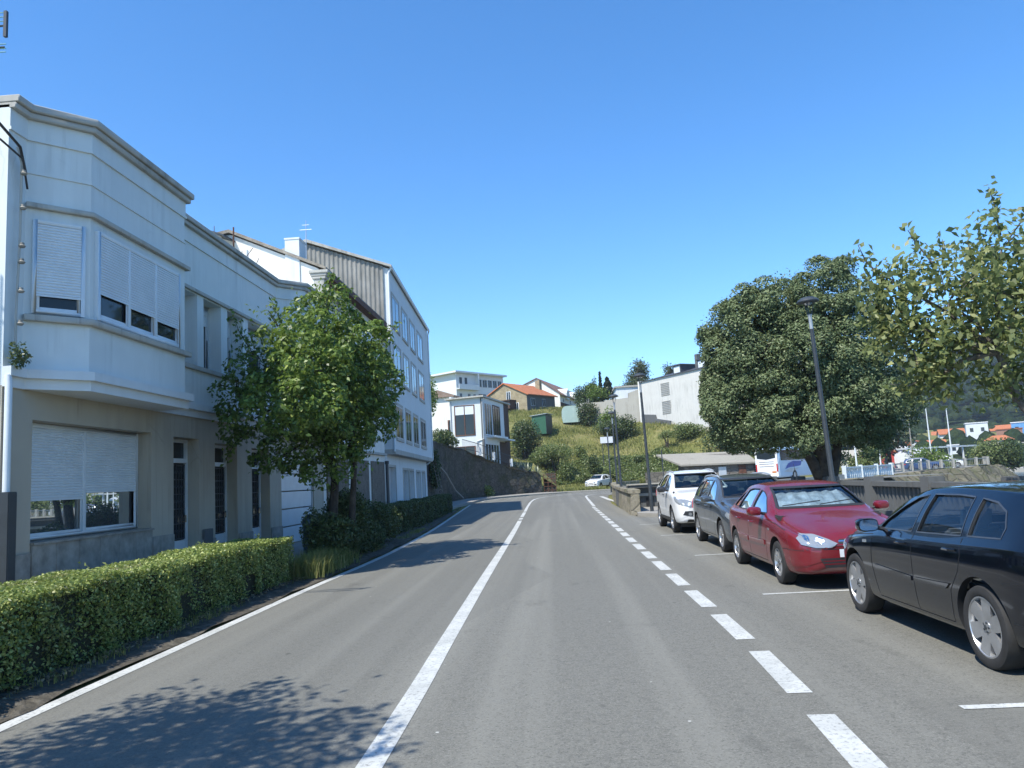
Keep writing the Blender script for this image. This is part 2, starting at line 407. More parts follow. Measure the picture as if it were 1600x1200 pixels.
o = MB().prism([(-6.9,53.003),(-6.62,58),(-6.55,66),(-5.5,71.2),(-2.8,75.3),(1,77.9),(8,79.3),(8,81),(0,80.6),(-1.5,82.7),(-5.5,79.2),(-8.4,72),(-8.9,62),(-9.0,53.003)], -.05, .13).build("pavement", M['pavement']); tag(o, kind='structure')
o = MB().prism([(5.19,-20),(8.7,-20),(8.7,30),(5.6,36),(3.3,36),(3.04,30.25),(5.19,26.25)], -.05, .13).build("right_pavement", M['pavement']); tag(o, kind='structure')
kb = MB()
for a, b in zip(ROADR[1:5], ROADR[2:6]): pass
kb.box(5.04,5.186,-20,26.2,-.05,.135); o = kb.build("kerb", M['plinth'], bevel=.015); tag(o, kind='structure')
# planting strip soil
g = N("dry_soil"); co = g.coord(); n1 = g.noise(7, 6, .7, co)
g.set(Base_Color=g.ramp(n1, [(.3,(.045,.042,.034)), (.55,(.10,.09,.072)), (.75,(.20,.185,.15))]), Roughness=.95, Specular_IOR_Level=.1); g.bump(n1, 1, .05); M['soil'] = g.m
b = MB(); ny = 120
for j in range(ny):
    for i in range(7):
        y = -20+j*.6; x0 = -6.05; x1 = -4.50-np.interp(y,[14,19,25,33,52],[0,-.05,.12,.55,2.0])+.05*math.sin(y*2.3)+.03*math.sin(y*6.1); x = x0+(x1-x0)*i/6
        if x0 > x1: x = x1
        b.v.append(Vector((x, y, (.045 if i < 6 else .010)+(.03*math.sin(x*9+y*3)+.025*math.sin(y*5.1-x*4))*(0<i<6))))
b.f = [(j*7+i,j*7+i+1,(j+1)*7+i+1,(j+1)*7+i) for j in range(ny-1) for i in range(6)]
o = b.build("planting_strip_soil", M['soil'], smooth=True); tag(o, kind='structure')

# markings
g = N("road_marking_paint"); co = g.coord(); wn = g.noise(26, 5, .75, co); wn2 = g.noise(2.2, 4, .6, co)
g.set(Base_Color=g.mix(g.ramp(wn, [(.52,(0,)), (.64,(.8,))]), g.ramp(wn2, [(.3,(.36,.37,.35)), (.7,(.50,.51,.49))]), (.16,.165,.155)), Roughness=.7, Specular_IOR_Level=.3); g.b.inputs['Alpha'].default_value = 1; M['paint'] = g.m
def line(name, pts, wd, z=.004):
    P_ = [Vector((x,y,0)) for x,y in pts]; L = []; Rr = []
    for i, p in enumerate(P_):
        d = (P_[min(i+1,len(P_)-1)]-P_[max(i-1,0)]).normalized(); n = Vector((d.y,-d.x,0)); L.append(p-n*wd/2); Rr.append(p+n*wd/2)
    o = strip_sheet([(p.x,p.y) for p in L], [(p.x,p.y) for p in Rr], z).build(name, M['paint']); return tag(o, kind='structure')
def smooth_pts(pts, k=6):
    P_ = [Vector((*p,0)) for p in pts]; out = []
    for i in range(len(P_)-1):
        p0,p1,p2,p3 = P_[max(i-1,0)],P_[i],P_[i+1],P_[min(i+2,len(P_)-1)]
        for j in range(k):
            t = j/k; q = .5*((2*p1)+(-p0+p2)*t+(2*p0-5*p1+4*p2-p3)*t*t+(-p0+3*p1-3*p2+p3)*t**3); out.append((q.x,q.y))
    return out+[pts[-1]]
line("road_marking", smooth_pts([(x+.07,y) for x,y in [(-4.45,-20),(-4.45,6),(-4.46,13),(-4.38,19),(-4.60,26),(-4.97,32.6),(-5.7,44),(-6.45,56)]]), .14)
line("road_marking", smooth_pts([(-6.2,63),(-6.1,66),(-5.0,70.6),(-2.3,74.3),(1.2,77),(8,78.4),(28,80.2)]), .14)
# centre line: solid near, tiny gaps far
cl = smooth_pts([(-1.24,-6),(-1.24,4.8),(-1.29,8.6),(-1.37,14.2),(-1.48,24),(-1.60,31.5)])
line("road_marking", cl, .17)
line("road_marking", [(-1.62,32.3),(-1.63,33.6)], .16); line("road_marking", [(-1.65,34.4),(-1.72,39)], .16)
line("road_marking", smooth_pts([(-1.73,39.8),(-1.86,47),(-1.95,57),(-1.72,63.5),(-.7,68.3),(1.2,71.6),(4,73.4),(10,74.4),(28,76)]), .15)
# dashes along the parking lane
for k in range(-1, 20):
    y0 = 4.13+k*1.875; xo = lambda y: float(np.interp(y, [2,4.5,5.5,7,9,20,42], [1.5,1.61,1.665,1.735,1.76,1.765,1.83]))
    line("road_marking", [(xo(y0), y0), (xo(y0+1.36), y0+1.36)], .185)
line("road_marking", smooth_pts([(1.90,42),(2.02,50),(2.14,58),(2.35,64),(3.1,66.9),(4.6,68.4),(8,69.3),(26,71)]), .17)
line("road_marking", [(3.62,42),(3.35,52),(3.3,60)], .28)
for y, x0 in ((5.52,2.6),(10.51,2.6),(15.53,2.6),(20.64,2.62),(25.29,2.56)):
    line("road_marking", [(x0,y),(5.0,y)], .085, .0045)

# terrace of garden soil behind the old stone wall
WB = [(-9.0,52.8),(-8.95,62),(-8.35,72),(-5.5,79.2),(-1.6,82.8)]          # foot of wall
WT = [4.95,4.9,4.75,3.35,2.05]                                          # its top
b = MB(); rows = [0.25,4,12,30,60]
for (x,y), z in zip(WB, WT):
    for r in rows: b.v.append(Vector((x-r*.80, y+r*.62, z-.18+min(r,12)*.04)))
b.v += [Vector((.6,84.2,.2)), Vector((-2.6,88,3.4)), Vector((-9,93,4.2)), Vector((-23,103,7)), Vector((-47,121,11))]
b.f = [(j*5+i,(j+1)*5+i,(j+1)*5+i+1,j*5+i+1) for j in range(5) for i in range(4)]
o = b.build("garden_terrace", M['ground']); tag(o, kind='structure')

# wooded hills across the water
def fbm(x, y):
    return sum(a*math.sin(x*f+1.7*math.sin(y*f*1.3+i))*math.cos(y*f*.9+i*2) for i, (f, a) in enumerate([(.006,1),(.015,.5),(.04,.3),(.11,.14)]))
AZ = np.concatenate([np.linspace(R(10), R(60), 150)]); RR = np.concatenate([[222,226,240], np.linspace(255,1300,46)])
V = []
for r in RR:
    for a in AZ:
        ad = math.degrees(a)
        # ridge height seen against the sky, as an elevation angle
        top = np.interp(ad, [10,18,21,23.5,27,29.5,32,36,42,60], [3.2,3.6,3.9,4.9,5.7,6.4,6.7,6.9,6.6,5.5])
        x, y = r*math.sin(a), r*math.cos(a)
        ridge = math.tan(R(top))*900
        t = max(0, min(1, (r-300)/600)); s = t*t*(3-2*t)
        z = -4.2 if r < 223 else (-3.4+ (r-223)*.062 + s*(ridge-20)*(1 if r < 900 else max(0, 1-(r-900)/500)))
        if r >= 230: z += (2.0+10*s)*fbm(x, y)*min(1,(r-226)/60)
        V.append((x, y, max(z, -4.2)))
nx = len(AZ); F = [(j*nx+i, j*nx+i+1, (j+1)*nx+i+1, (j+1)*nx+i) for j in range(len(RR)-1) for i in range(nx-1)]
g = N("wooded_hillside"); co = g.coord(); a1 = g.noise(.012, 6, .65, co); a2 = g.n("TexVoronoi", i_Vector=co, i_Scale=.13).outputs[0]
c = g.ramp(a1, [(.35,(.018,.032,.014)), (.52,(.03,.05,.02)), (.68,(.06,.075,.03))]); c = g.mix(g.ramp(a2, [(.25,(0,)), (.7,(.75,))]), c, (.008,.014,.008))
g.set(Base_Color=c, Roughness=1, Specular_IOR_Level=0); g.bump(a2, 1.0, 4); M['forest'] = g.m
hills = npmesh("hills", V, F, M['forest'], smooth=True); tag(hills, kind='structure')
hillsV = np.array(V)
def hillz(x, y):
    a = math.atan2(x, y); r = math.hypot(x, y); i = int(np.argmin(np.abs(AZ-a))); j = int(np.argmin(np.abs(RR-r))); return hillsV[j*nx+i][2]
HNX = nx
# ================================================================ BUILDINGS
def molding(b, plan, out0, out1, z0, z1):
    """strip following a plan polyline, from offset out0 to out1, z0..z1"""
    P_ = [Vector((*p,0)) for p in plan]; n = len(P_)
    def offp(d):
        res = []
        for i in range(n):
            ns = []
            if i > 0: e = (P_[i]-P_[i-1]).normalized(); ns.append(Vector((e.y,-e.x,0)))
            if i < n-1: e = (P_[i+1]-P_[i]).normalized(); ns.append(Vector((e.y,-e.x,0)))
            m = sum(ns, Vector()); m.normalize(); k = d/max(.35, m.dot(ns[0])); res.append(P_[i]+m*k)
        return res
    A, B = offp(out0), offp(out1)
    V = [(p.x,p.y,z) for z in (z0,z1) for q in (A,B) for p in q]
    F = []
    for i in range(n-1):
        a0,a1,b0,b1 = i,i+1,n+i,n+i+1; t = 2*n
        F += [(b0,b1,b1+t,b0+t),(a1,a0,a0+t,a1+t),(a0,a1,b1,b0),(a0+t,b0+t,b1+t,a1+t)]
    F += [(0,n,3*n,2*n),(n-1,3*n-1,4*n-1,2*n-1)] if False else [(0,n,3*n,2*n),(2*n-1,n-1,3*n-1,4*n-1)]
    return b.add(V, F)

def slats(b, x0, x1, z0, z1, y, pitch=.045, d=.012):
    n = max(1, int(round((z1-z0)/pitch))); p = (z1-z0)/n
    for k in range(n):
        a = z0+k*p
        b.quad((x0,y,a),(x1,y,a),(x1,y-d,a+p*.35),(x0,y-d,a+p*.35)); b.quad((x0,y-d,a+p*.35),(x1,y-d,a+p*.35),(x1,y-d*.8,a+p*.82),(x0,y-d*.8,a+p*.82)); b.quad((x0,y-d*.8,a+p*.82),(x1,y-d*.8,a+p*.82),(x1,y,a+p),(x0,y,a+p))
    return b

def window(par, fr, w, h, cols=1, fw=.06, sh=0.0, pm=None, fm=None, name='window', sill=True, d=.05, box=0, casement=True, shs=None):
    """window in the local frame fr (x along, y inward, z up), lower left corner at its origin; frame > pane, shutter"""
    fm = fm or M['pvc']; pm = pm or M['pane']
    b = MB(fr); b.box(0,fw,-d,.03,0,h); b.box(w-fw,w,-d,.03,0,h); b.box(fw,w-fw,-d,.03,0,fw); b.box(fw,w-fw,-d,.03,h-fw-box,h)
    cw = (w-fw)/cols
    for i in range(1, cols): b.box(i*cw, i*cw+fw, -d,.03, fw, h-fw-box)
    if casement:
        for i in range(cols):
            a, e = i*cw+fw+.006, (i+1)*cw-.006; k = .045
            b.box(a,a+k,-d+.02,.02,fw+.004,h-fw-box); b.box(e-k,e,-d+.02,.02,fw+.004,h-fw-box); b.box(a+k,e-k,-d+.02,.02,fw+.004,fw+.05)
    o = b.build(name, fm, par, bevel=.004, seg=1)
    for i in range(cols):
        a, e = i*cw+fw, (i+1)*cw
        MB(fr).box(a-.002,e+.002,-.012,-.004,fw-.002,h-fw-box+.002).build('pane', pm, o)
        s_ = shs[i] if shs else sh
        if s_ > 0:
            sb = MB(fr); slats(sb, a, e, fw+(h-2*fw-box)*(1-s_), h-fw-box, -d+.017); zz = fw+(h-2*fw-box)*(1-s_)
            sb.box(a, e, -d+.002, -d+.019, zz-.03, zz); sb.build('shutter', M['pvc'], o)
    return o
def fr_px(y, z, x):      # wall facing +x, local x runs along +Y
    return frame((x,y,z), (0,1,0), (-1,0,0), (0,0,1))

# ---------------- near house with two bay windows
H = thing('house', 'white two-storey house with a corner bay window above beige ground floor', 'house', (-8,10.7,0))
PLAN = [(-8,10.7),(-8,11.1),(-7.35,11.75),(-7.35,14.95),(-8,14.95),(-8,21.9),(-7.35,22.55),(-7.35,26.12)]
BAY1 = PLAN[1:5]; BAY2 = PLAN[5:]
gw = [(11.37,14.87,1.12,3.0),(15.76,16.93,.13,2.97),(17.73,19.0,.13,2.92),(19.93,21.2,.13,2.88),(22.1,25.1,.13,2.75)]
b = MB(); b.holewall(10.7,26.15,.0,3.46,gw,-8,.38); b.quad((-8,10.7,0),(-8,10.7,3.46),(-18,10.7,3.46),(-18,10.7,0)); b.box(-18,-8.39,10.71,26.15,0,3.46)
b.build('ground_floor_wall', M['beige'], H)
uw = [(15.2,16.87,4.62,6.28),(17.19,18.13,4.62,6.28),(18.5,19.45,4.62,6.28),(19.8,21.5,4.62,6.28)]
b = MB(); b.holewall(10.7,26.15,3.46,7.8,uw,-8,.38); b.quad((-8,10.7,3.46),(-8,10.7,7.8),(-18,10.7,7.8),(-18,10.7,3.46)); b.box(-18,-8.39,10.71,26.15,3.46,7.45)
b.prism([(-8.02,11.08),(-7.35,11.75),(-7.35,14.95),(-8.02,14.95)], 3.5, 7.8); b.prism([(-8.02,21.88),(-7.35,22.55),(-7.35,26.15),(-8.02,26.15)], 3.5, 7.8)
b.box(-8.3,-8.03,10.75,26.15,7.45,7.8)
b.build('upper_wall', M['white'], H)
# plinth of stone slabs in front of the beige wall
segs = [(10.72,11.35,.98),(11.37,14.87,1.09),(14.89,15.74,.95),(16.95,17.71,.72),(19.02,19.91,.72),(21.22,22.08,.72),(25.12,26.1,.72)]
for a, e, zt in segs:
    n = max(1, round((e-a)/.58)); b = MB()
    for i in range(n):
        q = (e-a)/n; b.box(-8.0,-7.965,a+i*q+.004,a+(i+1)*q-.004,.1,zt*.52); b.box(-8.0,-7.963,a+i*q+.004,a+(i+1)*q-.004,zt*.52+.008,zt)
    b.build('plinth', M['plinth'], H, bevel=.006, seg=1)
b = MB().box(-8.37,-7.93,11.37,14.87,1.09,1.125); b.build('sill', M['plinth'], H)
# mouldings
b = MB(); molding(b, PLAN, 0.0, .05, 3.44, 3.6); molding(b, PLAN, 0.0, .13, 3.6, 3.74); b.build('belt_moulding', M['whiteclean'], H)
b = MB(); molding(b, BAY1, 0, .022, 6.86, 6.91); molding(b, BAY2, 0, .022, 6.86, 6.91); molding(b, PLAN, 0, .035, 7.40, 7.45); molding(b, PLAN, 0, .018, 7.45, 7.74); b.build('cornice', M['white'], H)
b = MB(); molding(b, PLAN, -.32, .1, 7.74, 7.84); molding(b, PLAN, -.34, .15, 7.84, 7.96); b.build('coping', M['coping'], H, bevel=.015, seg=1)
b = MB(); molding(b, BAY1, 0, .1, 4.5, 4.6); molding(b, BAY2, 0, .1, 4.5, 4.6); molding(b, PLAN[4:6], -.3, .07, 4.52, 4.62); b.build('sill', M['coping'], H, bevel=.008, seg=1)
b = MB(); molding(b, BAY1, 0, .09, 6.30, 6.38); molding(b, BAY2, 0, .09, 6.30, 6.38); molding(b, PLAN[4:6], 0, .07, 6.31, 6.39); b.build('drip_ledge', M['coping'], H, bevel=.008, seg=1)
# bay underside slab
b = MB(); b.prism([(-8.001,11.1),(-7.35,11.75),(-7.35,14.95),(-8.001,14.95)], 3.445, 3.5); b.build('bay_soffit', M['whiteclean'], H); b = MB(); b.prism([(-8.001,21.9),(-7.35,22.55),(-7.35,26.1),(-8.001,26.1)], 3.445, 3.5); b.build('bay_soffit', M['whiteclean'], H)
# recessed panel on the parapet
# windows
window(H, fr_px(11.86,4.62,-7.35), 2.78, 1.5, 3, .065, shs=[.70,.73,.76], d=.07, box=.0)
o = window(H, frame((-7.93+.0,11.17+.0,4.62),(.707,.707,0),(-.707,.707,0),(0,0,1)), .74, 1.5, 1, .06, sh=.82, d=.06)
window(H, fr_px(22.7,4.62,-7.35), 2.9, 1.5, 3, .065, sh=.5, d=.07)
window(H, frame((-7.92,21.98,4.62),(.707,.707,0),(-.707,.707,0),(0,0,1)), .74, 1.5, 1, .06, sh=.9, d=.06)
for (a,e,z0,z1), s_ in zip(uw, (1.0,.18,.2,.3)):
    window(H, fr_px(a+.01,z0+.01,-8.36), e-a-.02, z1-z0-.02, 1, .06, sh=s_, box=.16)
window(H, fr_px(11.38,1.13,-8.34), 3.48, 1.86, 2, .07, shs=[.66,.60], pm=M['panemirror'], d=.08)
# doors: white frame with transom, dark ironwork panel
def house_door(a, e, z1):
    fr = fr_px(a+.01,.14,-8.34); w = e-a-.02; h = z1-.15
    b = MB(fr); b.box(0,.07,-.08,.03,0,h); b.box(w-.07,w,-.08,.03,0,h); b.box(.07,w-.07,-.08,.03,h-.07,h); b.box(.07,w-.07,-.1,.03,h-.52,h-.42); b.box(.07,w-.07,-.06,.02,0,.62)
    d = b.build('door', M['pvc'], H, bevel=.005, seg=1)
    MB(fr).box(.07,w-.07,-.02,-.01,h-.42,h-.07).build('transom_pane', M['pane'], d)
    MB(fr).box(.07,w-.07,-.02,-.01,.62,h-.52).build('pane', M['pane'], d)
    g_ = MB(fr); n = 9
    for i in range(n): x = .09+(w-.18)*i/(n-1); g_.box(x-.006,x+.006,-.05,-.035,.64,h-.54)
    for z in np.linspace(.66,h-.56,6): g_.box(.08,w-.08,-.052,-.04,z-.01,z+.01)
    for i in range(0,n-1):
        for z in np.linspace(.8,h-.75,5): x = .09+(w-.18)*(i+.5)/(n-1); g_.tube([(x-.04,-.044,z),(x,-.05,z+.06),(x+.04,-.044,z)], .006, 5)
    g_.build('ironwork', M['darkmetal'], d)
    hd = MB(fr); hd.box(w-.15,w-.11,-.11,-.06,1.0,1.16); hd.build('handle', M['chrome'], d)
for a, e, z1 in ((15.76,16.93,2.97),(17.73,19.0,2.92),(19.93,21.2,2.88)): house_door(a, e, z1)
fr = fr_px(22.12,.13,-8.12); b = MB(fr); n = 5
for i in range(n): b.box(.06,2.9,-.05,0,.02+i*.52,.52+i*.52-.012)
g_ = b.build('garage_door', M['pvc'], H, bevel=.01, seg=1)
MB(fr).box(0,.06,-.08,.02,0,2.62).build('door_frame', M['alu'], g_); MB(fr).box(2.9,2.96,-.08,.02,0,2.62).build('door_frame', M['alu'], g_)
b = MB(); b.box(-8.0,-7.92,17.05,17.45,.62,.95); b.build('meter_box', M['darkconcrete'], H, bevel=.01, seg=1)

# facade cables and insulators near the corner
c = thing('facade_cable', 'weathered cable run with insulators at the near edge of the white facade', 'cable', (-7.9,10.85,3.8))
MB().tube([(-7.93,10.8,7.15),(-7.9,10.86,6.9),(-7.93,10.9,6.3),(-7.9,10.86,5.8),(-7.93,10.88,5.2),(-7.92,10.84,4.6),(-7.93,10.86,4.0)], .018, 6).build('cable', M['coping'], c, smooth=True)
for z in (6.75,6.2,5.6,5.35,4.9,4.4): MB().lathe([(0,-.03),(.035,-.025),(.05,0),(.03,.02),(.03,.05),(0,.055)], (-7.87,10.87,z), 'z', 10).build('insulator', M['plinth'], c, smooth=True)
b = MB(); b.tube([(-7.86,10.3,7.3),(-7.85,10.75,7.12),(-7.9,10.95,6.8)], .022, 6); b.tube([(-7.84,10.3,7.05),(-7.84,10.8,6.95),(-7.9,11.0,6.55)], .016, 6); b.build('wire', M['blackplastic'], c, smooth=True)
dp = thing('downpipe', 'pale plastic downpipe at the near corner of the beige ground floor', 'downpipe', (-7.9,10.72,.1))
b = MB(); b.tube([(-7.9,10.70,1.9),(-7.9,10.70,3.45),(-7.93,10.72,3.6)], .05, 10); b.build('pipe', M['pvc'], dp, smooth=True)
b = MB(); b.box(-7.99,-7.8,10.62,10.80,.1,1.9); b.build('pipe_guard', M['darkmetal'], dp, bevel=.01)

# low neighbouring house set back, mostly outside the left edge
NH = thing('house', 'low pale single-storey house set back beyond the left edge of the view', 'house', (-11.5,2,0))
b = MB(); b.box(-19,-11.5,-8,8.6,0,3.1); b.build('wall', M['whiteold'], NH)
b = MB(); b.box(-19.2,-11.3,-8.2,8.8,3.1,3.25); b.build('roof', M['coping'], NH)

# ---------------- second house: gable, chimney, cornice
H2 = thing('house', 'old white house with gable, chimney and a stone corner pilaster behind the tree', 'house', (-8,26.2,0))
b = MB(); b.prismy([(-17,0),(-8,0),(-8,9.5),(-11.2,10.98),(-12.8,10.7),(-17,9.2)], 26.2, 35.85); b.build('wall', M['whiteold'], H2)
b = MB(); b.prismy([(-7.7,9.42),(-7.7,9.52),(-11.2,11.14),(-12.8,10.86),(-17,9.35),(-17,9.25),(-12.8,10.74),(-11.2,11.02)], 26.08, 35.9)
roof = b.build('roof', tilemat("old_roof_tiles", (.22,.19,.15), (.42,.38,.32), 1.2, 1), H2)
b = MB(); b.box(-9.18,-8.66,26.15,26.9,7.6,10.62); b.box(-9.2,-8.64,26.13,26.92,10.62,10.68); b.build('chimney', M['whiteclean'], roof)
b = MB(); b.box(-8.16,-7.78,26.16,26.5,3,9.1); b.box(-8.22,-7.72,26.12,26.56,9.1,9.2); b.box(-8.26,-7.68,26.1,26.6,9.2,9.3); b.box(-8.32,-7.62,26.06,26.66,9.3,9.42); b.build('pilaster', M['coping'], H2, bevel=.02)
b = MB(); b.box(-8,-7.66,26.7,35.8,9.22,9.44); b.build('cornice', M['rust'], H2); b = MB(); b.box(-8,-7.8,26.6,35.8,8.7,8.8); b.box(-8,-7.86,26.2,35.8,6.0,6.12); b.box(-8,-7.86,26.2,35.8,3.1,3.2); b.build('band', M['coping'], H2)
for z0 in (3.5,6.5):
    for y in (27.4,29.9,32.4): window(H2, fr_px(y,z0,-7.99), 1.3, 1.9, 2, sh=.4)
for a, e in ((26.5,29.2),(29.8,32.4),(33.0,35.4)): MB().box(-8,-7.93,a,e,.1,2.8).build('plank_door', M['wood'], H2)
mt = thing('antenna_mast', 'thin pale antenna mast standing on the gabled roof against the sky', 'antenna', (-9.65,30,10.5))
MB().tube([(-9.65,30,10.4),(-9.64,30,12.0),(-9.63,30,12.7)], [.03,.02,.012], 6).build('mast', M['alu'], mt, smooth=True)
MB().tube([(-9.9,30,12.3),(-9.4,30,12.3)], .01, 5).tube([(-9.8,30,12.5),(-9.5,30,12.5)], .008, 5).build('crossbar', M['alu'], mt)
rp = thing('roof_pole', 'rusty iron pole with thin stays on the roof edge behind the parapet', 'pole', (-11.4,25.8,7.4))
MB().tube([(-10.9,25.8,7.4),(-10.9,25.8,11.1)], .03, 6).build('pole', M['rust'], rp)
b = MB(); b.tube([(-10.9,25.8,9.4),(-10.2,25.8,10.3)], .012, 5); b.tube([(-10.6,25.8,8.9),(-10.6,25.8,10.2)], .012, 5); b.tube([(-10.3,25.8,9.2),(-10.0,25.8,9.9)], .012, 5); b.tube([(-11.6,25.8,9.5),(-11.6,25.8,11.2)], .012, 5); b.tube([(-11.9,25.8,9.5),(-11.9,25.8,11.0)], .012, 5); b.build('stay', M['rust'], rp)
cw = thing('roof_canopy', 'dark tilted sheet roof over a skylight poking above the parapet', 'canopy', (-12,25.6,7.4))
b = MB(); b.add([(-12.9,25.2,11.3),(-11.0,25.2,10.6),(-11.0,26.6,10.7),(-12.9,26.6,11.4),(-12.9,25.2,11.36),(-11.0,25.2,10.66),(-11.0,26.6,10.76),(-12.9,26.6,11.46)], [(0,3,2,1),(4,5,6,7),(0,1,5,4),(1,2,6,5),(2,3,7,6),(3,0,4,7)]); b.build('sheet', M['darkmetal'], cw)
b = MB(); b.box(-12.7,-12.6,25.4,25.5,7.4,11.2); b.box(-11.3,-11.2,25.4,25.5,7.4,10.7); b.box(-12.6,-11.3,25.45,25.5,7.4,10.4); b.build('upstand', M['coping'], cw)

# ---------------- tall house
T_ = thing('apartment_house', 'tall blue-white four-storey house with corrugated grey gable', 'apartment house', (-7.6,36.4,0), R(2.98))
TL = 16.2
LP = (0,0,0)
def lx(y, z, x): return frame((x,y,z), (0,1,0), (-1,0,0), (0,0,1))
b = MB(); b.holewall(0,TL,3.35,12.3,[],0,.2); b.prismy([(-9.2,3.36),(-.01,3.36),(-.01,12.28),(-4.0,13.75),(-9.2,11.8)], .001, TL); b.quad((0,0,3.35),(0,0,12.3),(-.02,0,12.3),(-.02,0,3.35)); b.quad((0,TL,3.35),(0,TL,12.3),(-.02,TL,12.3),(-.02,TL,3.35))
b.build('upper_wall', M['whiteclean'], T_)
gh = [(.35,2.45,.15,2.6),(5.1,7.1,.15,2.5),(7.45,9.3,.15,2.5),(10.6,12.6,.15,2.45),(13.4,15,.15,2.45)]
b = MB(); b.holewall(-.45,TL,0,3.2,gh,-.42,.25); b.box(-9,-.68,-.44,TL,0,3.2); b.quad((-.42,-.45,0),(-.42,-.45,3.2),(-.7,-.45,3.2),(-.7,-.45,0)); b.build('ground_floor_wall', M['whiteclean'], T_)
b = MB(); b.box(-.7,.02,-.02,TL+.02,3.18,3.42); b.build('overhang', M['coping'], T_, bevel=.01)
for a,e,c_,d_ in gh:
    MB().box(-.66,-.62,a+.02,e-.02,c_,d_-.02).build('roller_door', M['alu'], T_); b = MB()
    for p,q,r_,s_ in ((a-.12,a,0,d_+.12),(e,e+.12,0,d_+.12),(a,e,d_,d_+.12)): b.box(-.42,-.395,p,q,r_+.13 if r_==0 else r_,s_)
    b.build('door_surround', M['coping'], T_)
# corrugated gable: real ridges
b = MB(); ux = np.arange(-9.2,-.25,.055); Vv = []
for i, x in enumerate(ux):
    zt = 12.3+(-x)*.36 if x > -4.0 else 13.74-(-4.0-x)*.37
    yy = -.05 - (.035 if (i % 4) in (1,2) else 0)
    Vv += [(x,yy,8.6),(x,yy,zt)]
b.add(Vv, [(2*i,2*i+2,2*i+3,2*i+1) for i in range(len(ux)-1)]); g = N("corrugated_sheet"); co = g.coord((1,1,.35))
g.set(Base_Color=g.ramp(g.noise(2.4,5,.65,co), [(.3,(.14,.14,.125)), (.7,(.30,.295,.27))]), Roughness=.8); b.build('corrugated_cladding', g.m, T_)
b = MB(); b.prismy([(.16,12.3),(.16,12.42),(-4.0,13.95),(-9.4,11.95),(-9.4,11.83),(-4.0,13.8)], -.22, TL+.1); rf = b.build('roof', M['coping'], T_)
b = MB(); b.tube([(.12,-.1,12.3),(.12,TL+.1,12.3)], .07, 8); b.build('gutter', M['pvc'], rf, smooth=True)
b = MB(); b.tube([(.1,-.06,12.25),(-.02,-.06,12.05),(-.02,-.06,3.3)], .05, 8); b.build('downpipe', M['pvc'], T_, smooth=True); b = MB(); b.tube([(.1,TL+.05,12.25),(.03,TL+.08,12.0),(.03,TL+.08,3.3),(-.4,TL+.08,3.0)], .05, 8); b.build('downpipe', M['pvc'], T_, smooth=True)
b = MB(); b.box(-.05,.02,-.06,.0,3.42,9.4); b.build('corner_trim', M['coping'], T_)
for (z0,z1) in ((9.55,11.1),(6.95,8.6),(3.98,5.62)):
    for (a,e) in ((.5,2.75),(3.85,5.85),(6.95,8.95),(10.3,12.8)):
        if z0 < 9: z0_ = z0
        s_ = MB(); p = .13
        s_.box(-.005,.03,a-p,a,z0-p,z1+p); s_.box(-.005,.03,e,e+p,z0-p,z1+p); s_.box(-.005,.03,a,e,z1,z1+p); s_.box(-.005,.06,a,e,z0-p,z0)
        wd = s_.build('window', M['coping'], T_)
        b = MB(); k = .07; m_ = (a+e)/2
        for q in ((a,a+k,z0,z1),(e-k,e,z0,z1),(a+k,e-k,z0,z0+k),(a+k,e-k,z1-k,z1),(m_-k/2,m_+k/2,z0+k,z1-k)): b.box(.001,.022,q[0],q[1],q[2],q[3])
        b.build('window_frame', M['alu'], wd); MB().box(.0005,.008,a+k-.01,e-k+.01,z0+k-.01,z1-k+.01).build('pane', M['pane'], wd)
at(None)
dp = thing('downpipe', 'dark cast-iron downpipe between the plank doors and the white ground floor', 'downpipe', (-7.86,35.6,.1))
MB().tube([(-7.86,35.6,.1),(-7.86,35.6,2.7)], .07, 8).build('pipe', M['darkmetal'], dp, smooth=True)
MB().lathe([(.0,2.68),(.1,2.7),(.1,2.85),(0,2.86)], (-7.86,35.6,0), 'z', 10).build('hopper', M['darkmetal'], dp)

# ---------------- old stone retaining wall
SW = thing('retaining_wall', 'old mossy rubble retaining wall sloping down beside the bend', 'wall', (-8.9,54,0))
M['oldstone'] = stonemat("old_rubble", (.06,.055,.048), (.13,.118,.10), (.025,.024,.02), 2.0, moss=(.035,.042,.018))
b = MB(); pts = smooth_pts(WB, 8); n = len(pts); tops = [pl(i/(n-1), [0,.25,.5,.75,1], WT) for i in range(n)]
for i, ((x,y), zt) in enumerate(zip(pts, tops)):
    j = .12*math.sin(i*2.3)+.08*math.sin(i*5.1)
    d = Vector((pts[min(i+1,n-1)][0]-pts[max(i-1,0)][0], pts[min(i+1,n-1)][1]-pts[max(i-1,0)][1], 0)).normalized(); nn = Vector((d.y,-d.x,0))
    for k, (o_, z) in enumerate(((0,0),(-.05,zt*.33),(-.12,zt*.66),(-.18,zt+j*.5),(-.75,zt+j*.5),(-.75,0))):
        q = Vector((x,y,0))+nn*(o_+.05*math.sin(i*1.7+k*2.1)*(k in (1,2,3))); b.v.append(Vector((q.x,q.y,z)))
b.f = [(i*6+k,(i+1)*6+k,(i+1)*6+(k+1)%6,i*6+(k+1)%6) for i in range(n-1) for k in range(6)]+[tuple(range(6)), tuple((n-1)*6+k for k in range(6))[::-1]]
b.build('rubble', M['oldstone'], SW)
b = MB(); b.tube([(-8.75,56.2,3.2),(-8.62,60,2.4),(-8.45,64,1.0),(-8.2,67,.3)], .07, 6); b.build('stone_rib', M['pavement'], SW)

